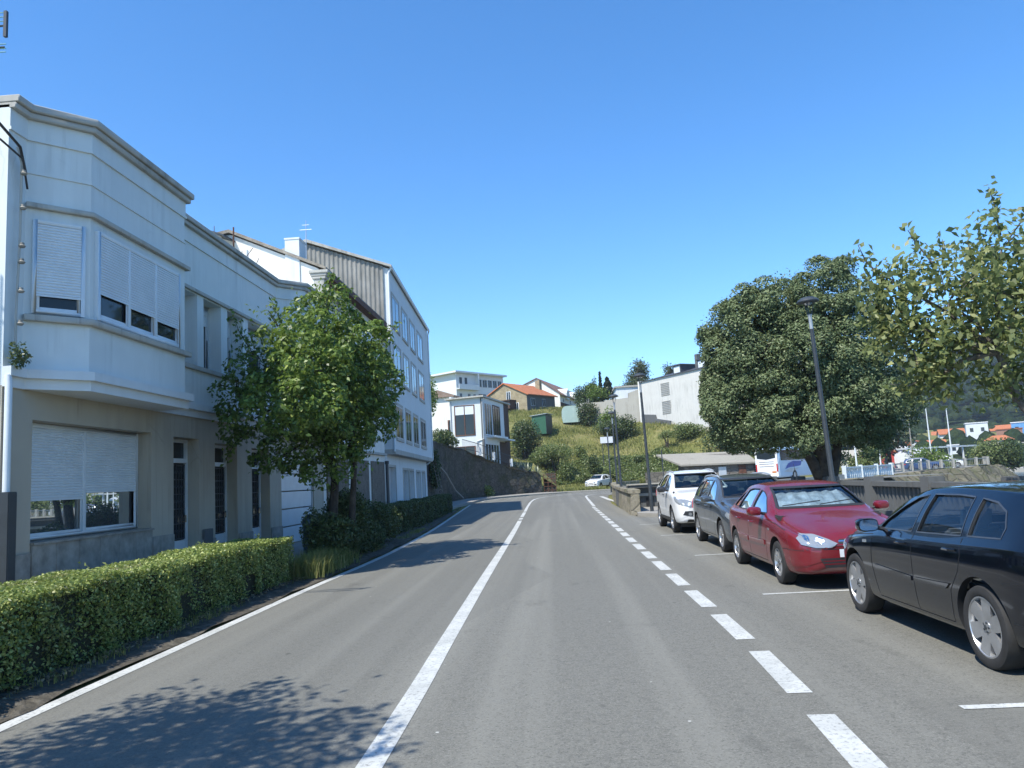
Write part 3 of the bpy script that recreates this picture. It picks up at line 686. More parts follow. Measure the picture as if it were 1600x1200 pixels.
# ---------------- modern house above the wall
MH = thing('house', 'modern white house with glazed corner and dark brick end above the stone wall', 'house', (-7.18,77.8,4.19), R(-10.6)); MH.scale = (1.08,1.08,1.08)
z_ = -4.0   # local z = world z - 4
b = MB(); b.box(-3.0,-.0,0,10,-2.2,5.55); b.box(-3.2,-3.0,.0,10,-2.2,5.8); b.build('wall', M['whiteclean'], MH)
b = MB(); b.box(-6.2,-3.2,1.2,10,-1,6.0); b.build('side_wing', M['whiteold'], MH)
b = MB(); b.add([(-3.6,-.35,5.5),(.25,-.35,5.55),(.25,10.3,5.6),(-3.6,10.3,5.6),(-3.6,-.35,5.62),(.25,-.35,5.7),(.25,10.3,5.75),(-3.6,10.3,5.95)], [(0,3,2,1),(4,5,6,7),(0,1,5,4),(1,2,6,5),(2,3,7,6),(3,0,4,7)]); b.build('roof', M['coping'], MH)
b = MB(); b.prismy([(-6.5,5.95),(-3.0,5.95),(-3.0,6.1),(-4.7,6.7),(-6.5,6.2)], .9, 10); b.build('side_roof', tilemat("faded_tiles", (.25,.17,.12), (.40,.30,.24), 1, 0), MH)
b = MB(); b.box(-.02,.06,8.2,10.02,-2.4,5.54); b.box(-.02,.05,5.9,8.2,-2.4,1.5); b.build('brick_facing', M['brick'], MH)
b = MB(); b.box(0,.85,1.2,6.2,1.75,1.95); b.box(0,1.0,5.6,8.6,1.6,1.75); b.build('balcony_slab', M['whiteclean'], MH)
def mwin(x0,x1,z0,z1,face,cols=2,name='window',fm=None):
    f_ = frame((x0,-.01,z0),(1,0,0),(0,1,0),(0,0,1)) if face == 'f' else frame((.01,x0,z0),(0,1,0),(-1,0,0),(0,0,1))
    return window(MH, f_, x1-x0, z1-z0, cols, .08, pm=M['pane'], fm=fm or M['rust'], name=name, casement=False)
mwin(-2.75,-.75,2.0,4.9,'f',2); mwin(-2.8,-.8,-.4,1.0,'f',2); mwin(.6,3.2,2.0,5.1,'r',3, fm=M['pvc']); mwin(3.7,6.4,2.0,5.1,'r',3, fm=M['rust']); mwin(.4,5.4,-1.6,1.2,'r',5, fm=M['whiteclean'])
b = MB(); b.box(-2.75,-.75,-.03,-.012,4.0,4.9); b.build('blind', M['pvc'], MH)
window(MH, frame((-3.85,1.19,1.9),(1,0,0),(0,1,0),(0,0,1)), .6, 1.8, 1, .06, fm=M['rust']); window(MH, frame((-3.9,1.19,-.6),(1,0,0),(0,1,0),(0,0,1)), .6, .6, 1, .06)
b = MB(); b.tube([(.06,-.06,5.4),(.06,-.06,1.6),(-.6,-.06,1.4),(-.6,-.06,-2)], .05, 6); b.build('downpipe', M['alu'], MH); b = MB(); b.tube([(-3.1,-.06,5.4),(-3.1,-.06,-1)], .05, 6); b.build('downpipe', M['alu'], MH)
b = MB(); b.box(-.12,.08,-.08,.12,-2.2,5.5); b.build('corner_post', M['darkconcrete'], MH)
at(None)
# iron railing with small pillars on the wall top
RL = thing('garden_railing', 'dark iron railing with small white pillars along the garden edge', 'railing', (-5,79,3.2))
rp_ = [(-8.6,71.6,4.7),(-7.3,74.6,4.3),(-6.2,77.6,3.8),(-4.6,79.9,3.1),(-3.0,81.4,2.6)]
b = MB()
for a, c_ in zip(rp_, rp_[1:]):
    a, c_ = Vector(a), Vector(c_); b.tube([a+Vector((0,0,.95)), c_+Vector((0,0,.95))], .03, 5); b.tube([a+Vector((0,0,.15)), c_+Vector((0,0,.15))], .025, 5)
    n = int((c_-a).length/.16)
    for i in range(n): p = a.lerp(c_, i/n); b.tube([p+Vector((0,0,.1)), p+Vector((0,0,.95))], .012, 4, False)
b.build('rail', M['darkmetal'], RL)
for p in rp_[1:-1]: MB().box(p[0]-.14,p[0]+.14,p[1]-.14,p[1]+.14,p[2]-.1,p[2]+.7).build('pillar', M['whiteclean'], RL, bevel=.03)
# steps with iron gate
ST = thing('garden_steps', 'narrow stone garden steps climbing beside the end of the old wall', 'steps', (-.8,83,0))
b = MB()
for i in range(12): b.box(-1.45,-.1,83.0+i*.32,83.35+i*.32+.3,0,.18*(i+1))
b.build('step', M['oldstone'], ST)
b = MB()
for z in (.3,.7,1.1,1.5,1.9): b.box(-1.45,-.1,82.8,82.85,z,z+.06)
for x in (-1.45,-1.0,-.6,-.15): b.box(x,x+.05,82.8,82.86,0,2.1)
b.build('gate', M['rust'], ST)

# ---------------- far apartment block
AB = thing('apartment_block', 'bright white apartment block with rows of windows on the skyline', 'apartment block', (-18.7,150,8), R(-38))
b = MB(); b.box(-10,0,0,14,0,15.2); b.build('wall', M['whiteclean'], AB)
b = MB(); b.box(-10.3,.9,-.9,14.3,15.2,15.55); b.build('roof_slab', M['whiteclean'], AB)
def simplewins(root, face_fr, rects, fm=None, pm=None, fw=.08, cols=2):
    for (a,e,z0,z1) in rects:
        f_ = face_fr(a, z0); window(root, f_, e-a, z1-z0, cols, fw, fm=fm, pm=pm, casement=False, d=.03)
fR = lambda x: (lambda a, z: frame((x+.01,a,z),(0,1,0),(-1,0,0),(0,0,1)))
fF = lambda y: (lambda a, z: frame((a,y-.01,z),(1,0,0),(0,1,0),(0,0,1)))
simplewins(AB, fR(0), [(6.0,7.3,12.7,14.3),(7.6,8.9,12.7,14.3),(9.2,10.4,12.7,14.3),(10.7,11.9,12.7,14.3),(12.2,13.4,12.7,14.3),(.8,1.5,9.6,11.2),(3.1,3.9,9.6,11.2),(4.7,5.4,9.6,11.2),(6.2,8.5,9.4,11.3),(9.5,10.6,9.4,11.3),(11.5,12.6,9.4,11.3),(.8,1.5,6.4,8),(4,5,6.4,8),(7,9,6.4,8)], fm=M['alu'])
simplewins(AB, fR(0), [(.9,1.6,12.9,14.4),(2.4,3.1,12.3,14.4)], fm=M['darkmetal'], cols=1)
b = MB(); b.box(0,.95,-.1,5.6,11.9,12.05); b.box(0,.1,-.1,5.6,12.05,12.1); b.box(.85,.95,-.1,5.6,12.05,12.95); b.box(0,.95,5.5,5.7,12,15.2); b.build('terrace', M['whiteclean'], AB)

SH = thing('house', 'stone house with bright orange tiled roof on the hilltop', 'house', (-4.1,125,11.6), R(-34.6))
M['sunstone'] = stonemat("honey_stone", (.22,.18,.11), (.40,.34,.22), (.28,.24,.17), 1.6, bump=.4)
M['orangetile'] = tilemat("orange_roof_tiles", (.40,.13,.05), (.62,.22,.09), .8, 1)
b = MB(); b.prismy([(-8.4,0),(0,0),(0,3.8),(-4.6,5.95),(-8.4,4.1)], 0, 8); b.build('wall', M['sunstone'], SH)
b = MB(); b.box(-.01,.03,-.0,8,0,3.75); b.build('side_wall', M['darkconcrete'], SH)  # thin dark sheet over the stone: the side's shade put into its colour
b = MB(); b.prismy([(.45,3.62),(.45,3.78),(-4.6,6.17),(-8.9,4.1),(-8.9,3.94),(-4.6,6.0)], -.25, 8.4); r_ = b.build('roof', M['orangetile'], SH)
b = MB(); b.box(-3.5,-2.6,7.4,8.1,4,6.9); b.build('chimney', M['sunstone'], r_)
simplewins(SH, fF(0), [(-4.2,-3.3,3.0,4.6)], cols=2); simplewins(SH, fF(0), [(-2.6,-1.7,.9,2.6)]); simplewins(SH, fR(.03), [(1.0,2.2,1.9,3.2),(4.2,5.2,1.9,3.2)], fm=M['alu'])
b = MB(); b.box(-6.2,-2.4,-1.6,0,1.6,2.9); b.box(-6.4,-2.2,-1.8,0,2.9,3.05); b.build('porch', M['brick'], SH)

LH = thing('house', 'long white-gabled house with faded rust-brown tiled roof behind the stone house', 'house', (-2.6,140,12.5), R(-14.5))
b = MB(); b.prismy([(-4.5,0),(4.2,0),(4.2,4.1),(0,7.2),(-4.5,5.4)], 0, 31); b.build('wall', M['whiteold'], LH)
b = MB(); b.prismy([(4.7,3.75),(4.7,3.92),(0,7.4),(-4.8,5.5),(-4.8,5.33),(0,7.23)], -.2, 31.3); r_ = b.build('roof', tilemat("rust_roof_tiles", (.19,.11,.08), (.34,.20,.15), .8, 1), LH)
for y in (5,12,19,26):
    b = MB(); b.prismx([(y-1.3,3.4),(y+1.3,3.4),(y+1.3,4.6),(y,5.5),(y-1.3,4.6)], 2.6, 4.6); b.build('dormer', M['whiteclean'], r_)
b = MB(); b.box(4.2,4.25,0,31,0,2.6); b.build('lower_wall', M['brick'], LH)
simplewins(LH, fR(4.2), [(y,y+1,2.7,3.5) for y in (2,7.5,14.5,21.5,28)])

WH = thing('house', 'large blank white party wall with slate roof and dormers left of the big tree', 'house', (13.2,115,6.3), R(-60))
b = MB(); b.box(0,24,0,9,-1,8.65); b.build('wall', stucco("patchy_white_wall", (.56,.55,.51), (.24,.23,.20), .9), WH)
M['slate'] = plain("slate_roof", (.05,.055,.065), .6, var=.3, scale=3)
b = MB(); b.add([(-.2,-.2,8.65),(24.2,-.2,8.65),(24.2,9.2,8.65),(-.2,9.2,8.65),(5,4.5,9.9),(21,4.5,9.9)], [(0,1,5,4),(1,2,5),(2,3,4,5),(3,0,4),(0,3,2,1)]); r_ = b.build('roof', M['slate'], WH)
for x in (7.3,12.5):
    b = MB(); b.box(x,x+1.7,.6,4,8.7,9.95); b.box(x-.15,x+1.85,.4,4.2,9.95,10.1); dm = b.build('dormer', M['slate'], r_)
    MB().box(x+.2,x+1.5,.56,.59,8.95,9.85).build('window', M['pvc'], dm)
b = MB(); b.box(10.4,10.9,2,2.6,9.0,11.2); b.build('chimney', M['darkconcrete'], r_)
b = MB()
for x0, zz in ((5.0,3.4),(5.0,6.0)):
    for k in range(8): b.box(x0,x0+1.9,-.05,-.003,zz+k*.24,zz+k*.24+.12)
b.build('brick_patch', M['pavement'], WH)
b = MB(); b.add([(-.1,-.25,-1),(9.8,-.25,-1),(9.8,-.25,1.1),(7.2,-.25,1.3),(6.8,-.25,2.3),(3.6,-.25,2.9),(3.4,-.25,3.5),(-.1,-.25,3.9)], [tuple(range(8))]); b.add([(-.1,-.25,3.9),(-.1,0,3.9),(3.4,0,3.5),(3.4,-.25,3.5)], [(0,1,2,3)]); b.add([(3.4,-.25,3.5),(3.6,-.25,2.9),(3.6,0,2.9),(3.4,0,3.5),(6.8,-.25,2.3),(6.8,0,2.3)], [(1,4,5,2),(0,1,2,3)])
b.build('grey_base', M['darkconcrete'], WH)
b = MB(); b.box(-.05,.25,-.3,.2,-1,8.8); b.build('downpipe', M['whiteold'], WH)
at(None)
CW = thing('concrete_wall', 'long stepped grey concrete wall running along the top of the grassy slope', 'wall', (8,118,8))
b = MB(); P_ = [(13.1,115.1,14.0),(11.5,116,13.6),(11.5,116,12.9),(8.0,118,12.9),(8.0,118,12.7),(4.2,121,13.0)]
for (x0,y0,zt),(x1,y1,z2) in zip(P_,P_[1:]):
    b.add([(x0,y0,7),(x1,y1,7),(x1,y1,z2),(x0,y0,zt),(x0,y0+.4,7),(x1,y1+.4,7),(x1,y1+.4,z2),(x0,y0+.4,zt)], [(0,3,2,1),(4,5,6,7),(3,7,6,2),(0,4,7,3),(1,2,6,5)])
b.build('wall', M['concrete'], CW)
LW = thing('outbuilding', 'low white flat-roofed building peeping over the grey concrete wall', 'outbuilding', (12,118,10))
b = MB(); b.box(9.8,14,117,123,9,14.6); b.build('wall', M['whiteclean'], LW); b = MB(); b.box(9.6,14.1,116.8,123.2,14.6,14.85); b.build('roof', M['concrete'], LW)

SD = thing('shed', 'green sheet-metal garden shed at the top of the slope', 'shed', (-1.1,112,8.6), R(-20))
g = N("green_sheet"); wv = g.n("TexWave", i_Vector=g.coord(), i_Scale=9.0); g.set(Base_Color=g.mix(g.ramp(wv.outputs[0],[(.2,(.5,)),(.6,(0,))]), (.02,.10,.05), (.01,.04,.02)), Roughness=.5); M['green'] = g.m
b = MB(); b.box(-2.2,0,0,2.6,-.6,2.2); b.build('front_wall', M['green'], SD); b = MB(); b.box(.001,.03,.02,2.6,-.6,2.1); b.build('side_wall', M['darkmetal'], SD)
b = MB(); b.add([(-2.4,-.2,2.1),(.2,-.2,2.3),(.2,2.8,2.3),(-2.4,2.8,2.1),(-2.4,-.2,2.17),(.2,-.2,2.37),(.2,2.8,2.37),(-2.4,2.8,2.17)], [(0,3,2,1),(4,5,6,7),(0,1,5,4),(1,2,6,5),(2,3,7,6),(3,0,4,7)]); b.build('roof', M['alu'], SD)
at(None)
GH = thing('greenhouse', 'pale green translucent polytunnel greenhouse beside the grey wall', 'greenhouse', (2.8,120.5,10.6))
b = MB(); pr = [(1.45*math.copysign(abs(math.cos(t))**.5, math.cos(t)), 1.9*math.sin(t)**.45) for t in np.linspace(0.02, math.pi-.02, 12)]
b.prismy([(2.8+x, 10.4+z+.2) for x, z in pr]+[(1.5,9.9),(4.1,9.9)], 119, 122.5); b.build('cover', stucco("polythene", (.33,.43,.38), (.5,.56,.52), .8, rough=.4), GH)
GW = thing('fence', 'pale patched board fence between the polytunnel and the trees', 'fence', (6,121,11))
b = MB(); 
for k in range(14): x = 4.3+k*.27; b.box(x,x+.24,121-k*.18,121.05-k*.18,10,12.3+.12*math.sin(k*2.2))
b.build('board', M['whiteold'], GW)

M['hutroof'] = stucco('hut_roof_slab', (.27,.255,.215), (.12,.11,.08), .7)
HT = thing('stone_hut', 'low stone hut with sloping slab roof and rusty door under the bank', 'hut', (13,82,0))
M['hutstone'] = stonemat("hut_stone", (.12,.11,.095), (.24,.22,.19), (.07,.065,.055), 1.8, bump=.6)
b = MB(); b.prismx([(82,0),(86,0),(86,3.2),(82,2.05)], 13.4, 20.6); b.build('wall', M['hutstone'], HT)
b = MB(); b.add([(13.0,81.6,2.03),(20.9,81.6,1.93),(20.9,87,3.2),(11.2,87,3.35),(13.0,81.6,2.2),(20.9,81.6,2.1),(20.9,87,3.37),(11.2,87,3.52)], [(0,3,2,1),(4,5,6,7),(0,1,5,4),(1,2,6,5),(2,3,7,6),(3,0,4,7)]); b.build('roof', M['hutroof'], HT)
MB().box(19.0,19.75,81.9,81.99,0,1.85).build('door', M['rust'], HT); MB().box(16.9,17.7,81.9,81.99,.4,1.75).build('window', M['alu'], HT)
HW = thing('stone_wall', 'rough stone wall between the hut and the coach', 'wall', (22,83,0))
b = MB(); b.box(20.62,24.4,82.4,82.9,0,2.2); b.box(9.6,13.38,84.5,85,0,1.6); b.build('wall', M['hutstone'], HW)

# sunken entrance beside the parapet: dark recessed front with a beige band
SE = thing('underpass_entrance', 'dark sunken entrance front with a beige band behind the first lamp', 'entrance', (6,34.6,.12))
b = MB(); b.box(3.1,9.2,34.9,42,-.02,1.0); b.box(3.1,9.3,34.55,35.3,1.0,1.12); b.build('wall', M['darkconcrete'], SE)
b = MB(); b.box(3.08,9.25,34.78,34.9,.62,.74); b.build('band', M['concrete'], SE)
for x in (3.3,3.9,4.5,5.1,5.7): MB().box(x,x+.34,34.86,34.895,.13,.55).build('opening', M['dark'], SE)
b = MB(); b.box(3.05,9.3,34.5,34.56,1.12,1.18); b.build('rail', M['concrete'], SE)
PW = thing('parapet_wall', 'low lichen-stained stone parapet wall beside the far lane', 'wall', (3,31,0))
M['parapet'] = stonemat("parapet_stone", (.22,.20,.15), (.36,.33,.26), (.17,.155,.12), 1.4, moss=(.09,.095,.04), bump=.5)
b = MB(); L = [(2.72,31.0),(2.9,38),(3.15,46),(3.75,56),(4.3,62.5),(6.5,66.6)]
for (x0,y0),(x1,y1) in zip(L, L[1:]): b.add([(x0+.12,y0,0),(x1+.12,y1,0),(x1+.16,y1,.86),(x0+.16,y0,.86),(x0+.5,y0,0),(x1+.5,y1,0),(x1+.5,y1,.86),(x0+.5,y0,.86)], [(0,3,2,1),(4,5,6,7),(3,7,6,2),(0,4,7,3),(1,2,6,5)])
b.build('wall', M['parapet'], PW)
b = MB()
for (x0,y0),(x1,y1) in zip(L, L[1:]):
    n = int(math.hypot(x1-x0,y1-y0)/.9)+1
    for k in range(n):
        a, e = k/n+.006, (k+1)/n-.006; xa,ya,xb,yb = x0+(x1-x0)*a, y0+(y1-y0)*a, x0+(x1-x0)*e, y0+(y1-y0)*e; j = .012*math.sin(k*3.1)
        b.add([(xa+.08,ya,.862),(xb+.08,yb,.862),(xb+.08,yb,1.0+j),(xa+.08,ya,1.0+j),(xa+.56,ya,.862),(xb+.56,yb,.862),(xb+.56,yb,1.0+j),(xa+.56,ya,1.0+j)], [(0,1,2,3),(4,7,6,5),(3,2,6,7),(0,3,7,4),(1,5,6,2)])
b.build('coping_stone', M['parapet'], PW, bevel=.02)

# ---------------- fence along the right pavement
FN = thing('baluster_fence', 'dark painted concrete baluster fence along the right pavement', 'fence', (8.9,24,.13))
b = MB(); b.box(8.72,9.0,15.5,33,.13,.30); b.box(8.72,9.02,15.5,33,.93,1.07); b.build('rail', M['darkconcrete'], FN, bevel=.015)
b = MB(); y = 15.7
while y < 33: b.box(8.82,8.92,y,y+.09,.30,.93); y += .24
b.build('baluster', M['darkconcrete'], FN)
for y in (15.5,18.9,22.3,25.7,29.1,32.7): MB().box(8.66,9.08,y-.2,y+.2,.13,1.2).build('post', M['darkconcrete'], FN, bevel=.02)
FL = thing('baluster_fence', 'pale concrete parapet with balusters beyond the black car', 'fence', (8.9,10,.13))
b = MB(); b.box(8.70,9.04,-2,15.28,.93,1.08); b.box(8.72,9.0,-2,15.28,.13,.32); b.build('rail', M['concrete'], FL, bevel=.015)
b = MB(); y = -1.8
while y < 15.2: b.box(8.82,8.92,y,y+.10,.32,.93); y += .25
b.build('baluster', M['concrete'], FL)
for y in (13.2,8.8,4.4): MB().box(8.66,9.08,y-.35,y+.35,.13,1.18).build('post', M['concrete'], FL, bevel=.02)

# low slab wall before the coach, white balustrade and railing of the far terrace
SLW = thing('slab_wall', 'low concrete slab wall between the big tree and the coach', 'wall', (22,66,0))
b = MB(); b.add([(13,59.5,0),(25.9,71.5,0),(25.9,71.5,.45),(13,59.5,.45),(12.7,59.9,0),(25.6,71.9,0),(25.6,71.9,.45),(12.7,59.9,.45)], [(0,1,2,3),(4,7,6,5),(3,2,6,7),(0,3,7,4),(1,5,6,2)]); b.build('slab', M['concrete'], SLW)
WBL = thing('balustrade', 'white turned balustrade at the edge of the far terrace', 'balustrade', (31,72,0))
def path_rail(root, pts, top, bot, post_every, bal_every, th, mats, bal_r=.07, lathe=True):
    b = MB(); c2 = MB(); k = 0
    for (x0,y0),(x1,y1) in zip(pts, pts[1:]):
        a = Vector((x0,y0,0)); e = Vector((x1,y1,0)); d = (e-a).normalized(); n = Vector((-d.y,d.x,0))*th/2; L = (e-a).length
        for z0, z1 in ((top-.12,top),(bot,bot+.1)):
            b.add([a-n+Vector((0,0,z0)),e-n+Vector((0,0,z0)),e+n+Vector((0,0,z0)),a+n+Vector((0,0,z0)),a-n+Vector((0,0,z1)),e-n+Vector((0,0,z1)),e+n+Vector((0,0,z1)),a+n+Vector((0,0,z1))], [(0,3,2,1),(4,5,6,7),(0,1,5,4),(1,2,6,5),(2,3,7,6),(3,0,4,7)])
        for i in range(int(L/bal_every)):
            p = a+d*(i+.5)*bal_every; c2.lathe([(bal_r,bot+.1),(bal_r*1.3,bot+.3),(bal_r*.6,top-.3),(bal_r,top-.12)] if lathe else [(bal_r,bot+.1),(bal_r,top-.12)], tuple(p), 'z', 6)
        for i in range(int(L/post_every)+1):
            p = a+d*i*post_every; MB().box(p.x-.14,p.x+.14,p.y-.14,p.y+.14,bot,top+.12).build('post', mats, root)
    b.build('rail', mats, root); c2.build('baluster', mats, root)
path_rail(WBL, [(26.0,71.7),(33.8,79.9)], 1.1, 0, 3.6, .42, .22, M['white'], .10)
TR = thing('terrace_railing', 'white post-and-rail fence along the top of the rocky sea bank', 'railing', (45,86,0))
path_rail(TR, [(33.9,80.2),(42,90),(54.3,100.6),(60.6,117)], 1.1, .2, 3.2, .5, .05, M['concrete'], .015, False)
BK = thing('rock_bank', 'rocky masonry sea bank below the white railing', 'sea bank', (45,84,-1))
b = MB(); pts = smooth_pts([(13,57.6),(19,63.6),(26.4,70.8),(34.4,79.4),(42.6,89.3),(55.2,99.8),(62,118),(66,150)], 22); n = len(pts)
for i, (x,y) in enumerate(pts):
    d = Vector((pts[min(i+1,n-1)][0]-pts[max(i-1,0)][0], pts[min(i+1,n-1)][1]-pts[max(i-1,0)][1], 0)).normalized(); nn = Vector((d.y,-d.x,0))
    for k, (o_, z) in enumerate(((-1.4,.06),(0,.0),(.9,-.9),(2.4,-2.2),(4.6,-3.9))):
        j = random.uniform(-.4,.4)*(k>0); q = Vector((x,y,0))+nn*(o_+j); b.v.append(Vector((q.x,q.y,z+random.uniform(-.18,.18)*(k>0))))
b.f = [(i*5+k,(i+1)*5+k,(i+1)*5+k+1,i*5+k+1) for i in range(n-1) for k in range(4)]
b.build('rocks', stonemat("bank_rock", (.085,.078,.055), (.19,.175,.125), (.04,.036,.026), .9, moss=(.08,.09,.035), bump=.8, aspect=(1,1,1)), BK)
PG = thing('pergola', 'long white flat-roofed shelter on posts on the terrace', 'shelter', (58,112,0))
b = MB(); b.add([(46,104,2.7),(59.5,112,2.7),(59.5,115,2.7),(46,107,2.7),(46,104,2.9),(59.5,112,2.9),(59.5,115,2.9),(46,107,2.9)], [(0,3,2,1),(4,5,6,7),(0,1,5,4),(1,2,6,5),(2,3,7,6),(3,0,4,7)]); b.build('roof', M['whiteclean'], PG)
for k in range(6): x, y = 46.3+k*2.5, 104.4+k*1.48; MB().box(x,x+.2,y,y+.2,0,2.7).build('post', M['whiteclean'], PG)

LD = thing('ladder', 'wooden ladder leaning in the dark gap between the tall house and the stone wall', 'ladder', (-8.9,54,.1))
b = MB()
for q in (0,.4): b.tube([(-8.1+q*.3,54.0+q,.1),(-8.75+q*.3,54.6+q,3.4)], .035, 5)
for k in range(10): t = (k+.5)/10; b.tube([(-8.1-.65*t,54+.6*t,.1+3.3*t),(-7.98-.65*t,54.4+.6*t,.1+3.3*t)], .02, 5)
b.build('frame', M['wood'], LD)
# ================================================================ VEGETATION
OFF = Vector((0,0,0))
def unit(a): return a/np.maximum(np.linalg.norm(a, axis=1, keepdims=True), 1e-9)
def leaf_arrays(C, L, W, up=.6, droop=.0, outward=None, fold=.25):
    """C (n,3) leaf positions; returns verts, faces of folded kite-shaped leaves"""
    n = len(C); nor = unit(rng.normal(size=(n,3))+np.array([0,0,up])+(0 if outward is None else outward))
    d = rng.normal(size=(n,3)); d[:,2] -= droop; d = unit(d-nor*np.sum(d*nor,axis=1,keepdims=True)); s = np.cross(nor, d)
    l = (L*rng.uniform(.65,1.3,(n,1))); w = W*rng.uniform(.7,1.25,(n,1))
    base = C-d*l*.5; tip = C+d*l*.5; m = C-d*l*.06
    a = m+s*w*.5+nor*w*fold; b_ = m-s*w*.5+nor*w*fold
    V = np.stack([base,a,tip,b_],1).reshape(-1,3); F = np.arange(4*n).reshape(n,4)
    return V, F
def blob_points(blobs, n, lo=.55, hi=1.05, squash=1.0):
    w = np.array([b[3]*b[4]*b[5] for b in blobs])**(2/3); w /= w.sum(); k = rng.choice(len(blobs), n, p=w)
    B = np.array(blobs)[k]; d = unit(rng.normal(size=(n,3))); r = rng.uniform(lo**2, hi**2, (n,1))**.5
    return B[:,:3]+d*r*B[:,3:6], d
def make_tree(name, label, base, trunk, blobs, tips, per, spread, L, W, lm, bm_, group=None, cat='tree', trunks=None, twigs=140, up=.6, droop=.2, clip=None, lo=.5, sprigs=(), clump=None):
    t = thing(name, label, cat, base, group=group)
    tb = MB(); paths = trunks or [trunk]
    for pth, r0 in paths: k = len(pth); tb.tube(pth, [r0*(1-.55*i/(k-1)) for i in range(k)], 9)
    tops = [Vector(p[0][-1]) for p in paths]; r0 = paths[0][1]
    for b_ in blobs:
        c = Vector(b_[:3]); s = min(tops, key=lambda q: (q-c).length); mid = s.lerp(c,.5)+Vector((random.uniform(-.15,.15),random.uniform(-.15,.15),random.uniform(-.05,.2)))*(c-s).length*.5
        tb.tube([s, mid, c], [r0*.42, r0*.28, r0*.12], 6)
    C, d = blob_points(blobs, tips, lo)
    if clip is not None: m = clip(C); C, d = C[m], d[m]
    cen = np.array([b_[:3] for b_ in blobs])
    for i in rng.choice(len(C), min(twigs, len(C)), replace=False):
        p = C[i]; q = cen[np.argmin(np.linalg.norm(cen-p,axis=1))]; s = Vector(q+(p-q)*.25); e = Vector(p); tb.tube([s, s.lerp(e,.55)+Vector((0,0,.04)), e], [r0*.11, r0*.07, r0*.03], 4, False)
    for pts_, r_ in sprigs: tb.tube(pts_, [r_*(1-.7*i/(len(pts_)-1)) for i in range(len(pts_))], 4, False)
    tb.build('trunk', bm_, t, smooth=True)
    n = len(C); P = np.repeat(C, per, 0)+rng.normal(size=(n*per,3))*spread*np.array([1,1,.75]); out = np.repeat(d, per, 0)*.5
    if clump:
        nc, cr_, nl = clump; K, kd = blob_points(blobs, nc, .86, 1.04); rad = cr_*rng.uniform(.6,1.35,(nc,1)); K = np.repeat(K, nl, 0); rad = np.repeat(rad, nl, 0)
        dd = unit(rng.normal(size=(nc*nl,3))+np.repeat(kd, nl, 0)*.9+np.array([0,0,.35])); Q = K+dd*rad*rng.uniform(.72,1.06,(nc*nl,1))*np.array([1,1,.8]); P = np.concatenate([P, Q]); out = np.concatenate([out, dd*1.5])
    if sprigs:
        ex = []
        for pts_, r_ in sprigs:
            q = np.array(pts_); 
            for i in range(len(q)-1):
                m_ = max(3, int(np.linalg.norm(q[i+1]-q[i])/(L*.32))); tt = np.linspace(0,1,m_)[:,None]; ex.append(np.repeat(q[i]*(1-tt)+q[i+1]*tt,3,0)+rng.normal(size=(m_*3,3))*L*.55)
        ex = np.concatenate(ex); P = np.concatenate([P, ex]); out = np.concatenate([out, np.zeros_like(ex)])
    V, F = leaf_arrays(P, L, W, up, droop, out)
    npmesh('crown', V, F, lm, t)
    return t

M['leafA'] = leafmat('bright_green_leaves', (.05,.095,.018), (.18,.265,.05), (.38,.46,.10), .40)
M['leafB'] = leafmat('grey_green_leathery_leaves', (.065,.10,.040), (.19,.235,.115), (.33,.35,.21), .2, rough=.55, spec=.22, yf=.10)
M['leafC'] = leafmat('plane_tree_leaves', (.09,.125,.04), (.27,.31,.115), (.50,.50,.22), .5, yf=.2)
M['leafD'] = leafmat('hedge_leaves', (.08,.12,.03), (.28,.35,.085), (.56,.58,.21), .34, yf=.3, brown=(.19,.165,.09))
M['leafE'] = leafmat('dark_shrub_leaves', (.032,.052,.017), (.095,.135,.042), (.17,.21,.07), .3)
M['leafF'] = leafmat('hill_shrub_leaves', (.085,.12,.04), (.19,.24,.075), (.30,.31,.13), .35)
M['leafG'] = leafmat('hill_grass_blades', (.13,.155,.045), (.26,.27,.09), (.42,.38,.19), .4, rough=.7, spec=.2)
M['leafH'] = leafmat("agave_leaves", (.10,.14,.08), (.22,.26,.17), (.35,.36,.25), .15)
M['leafI'] = leafmat("conifer_needles", (.010,.022,.010), (.035,.055,.022), (.05,.075,.03), .15)

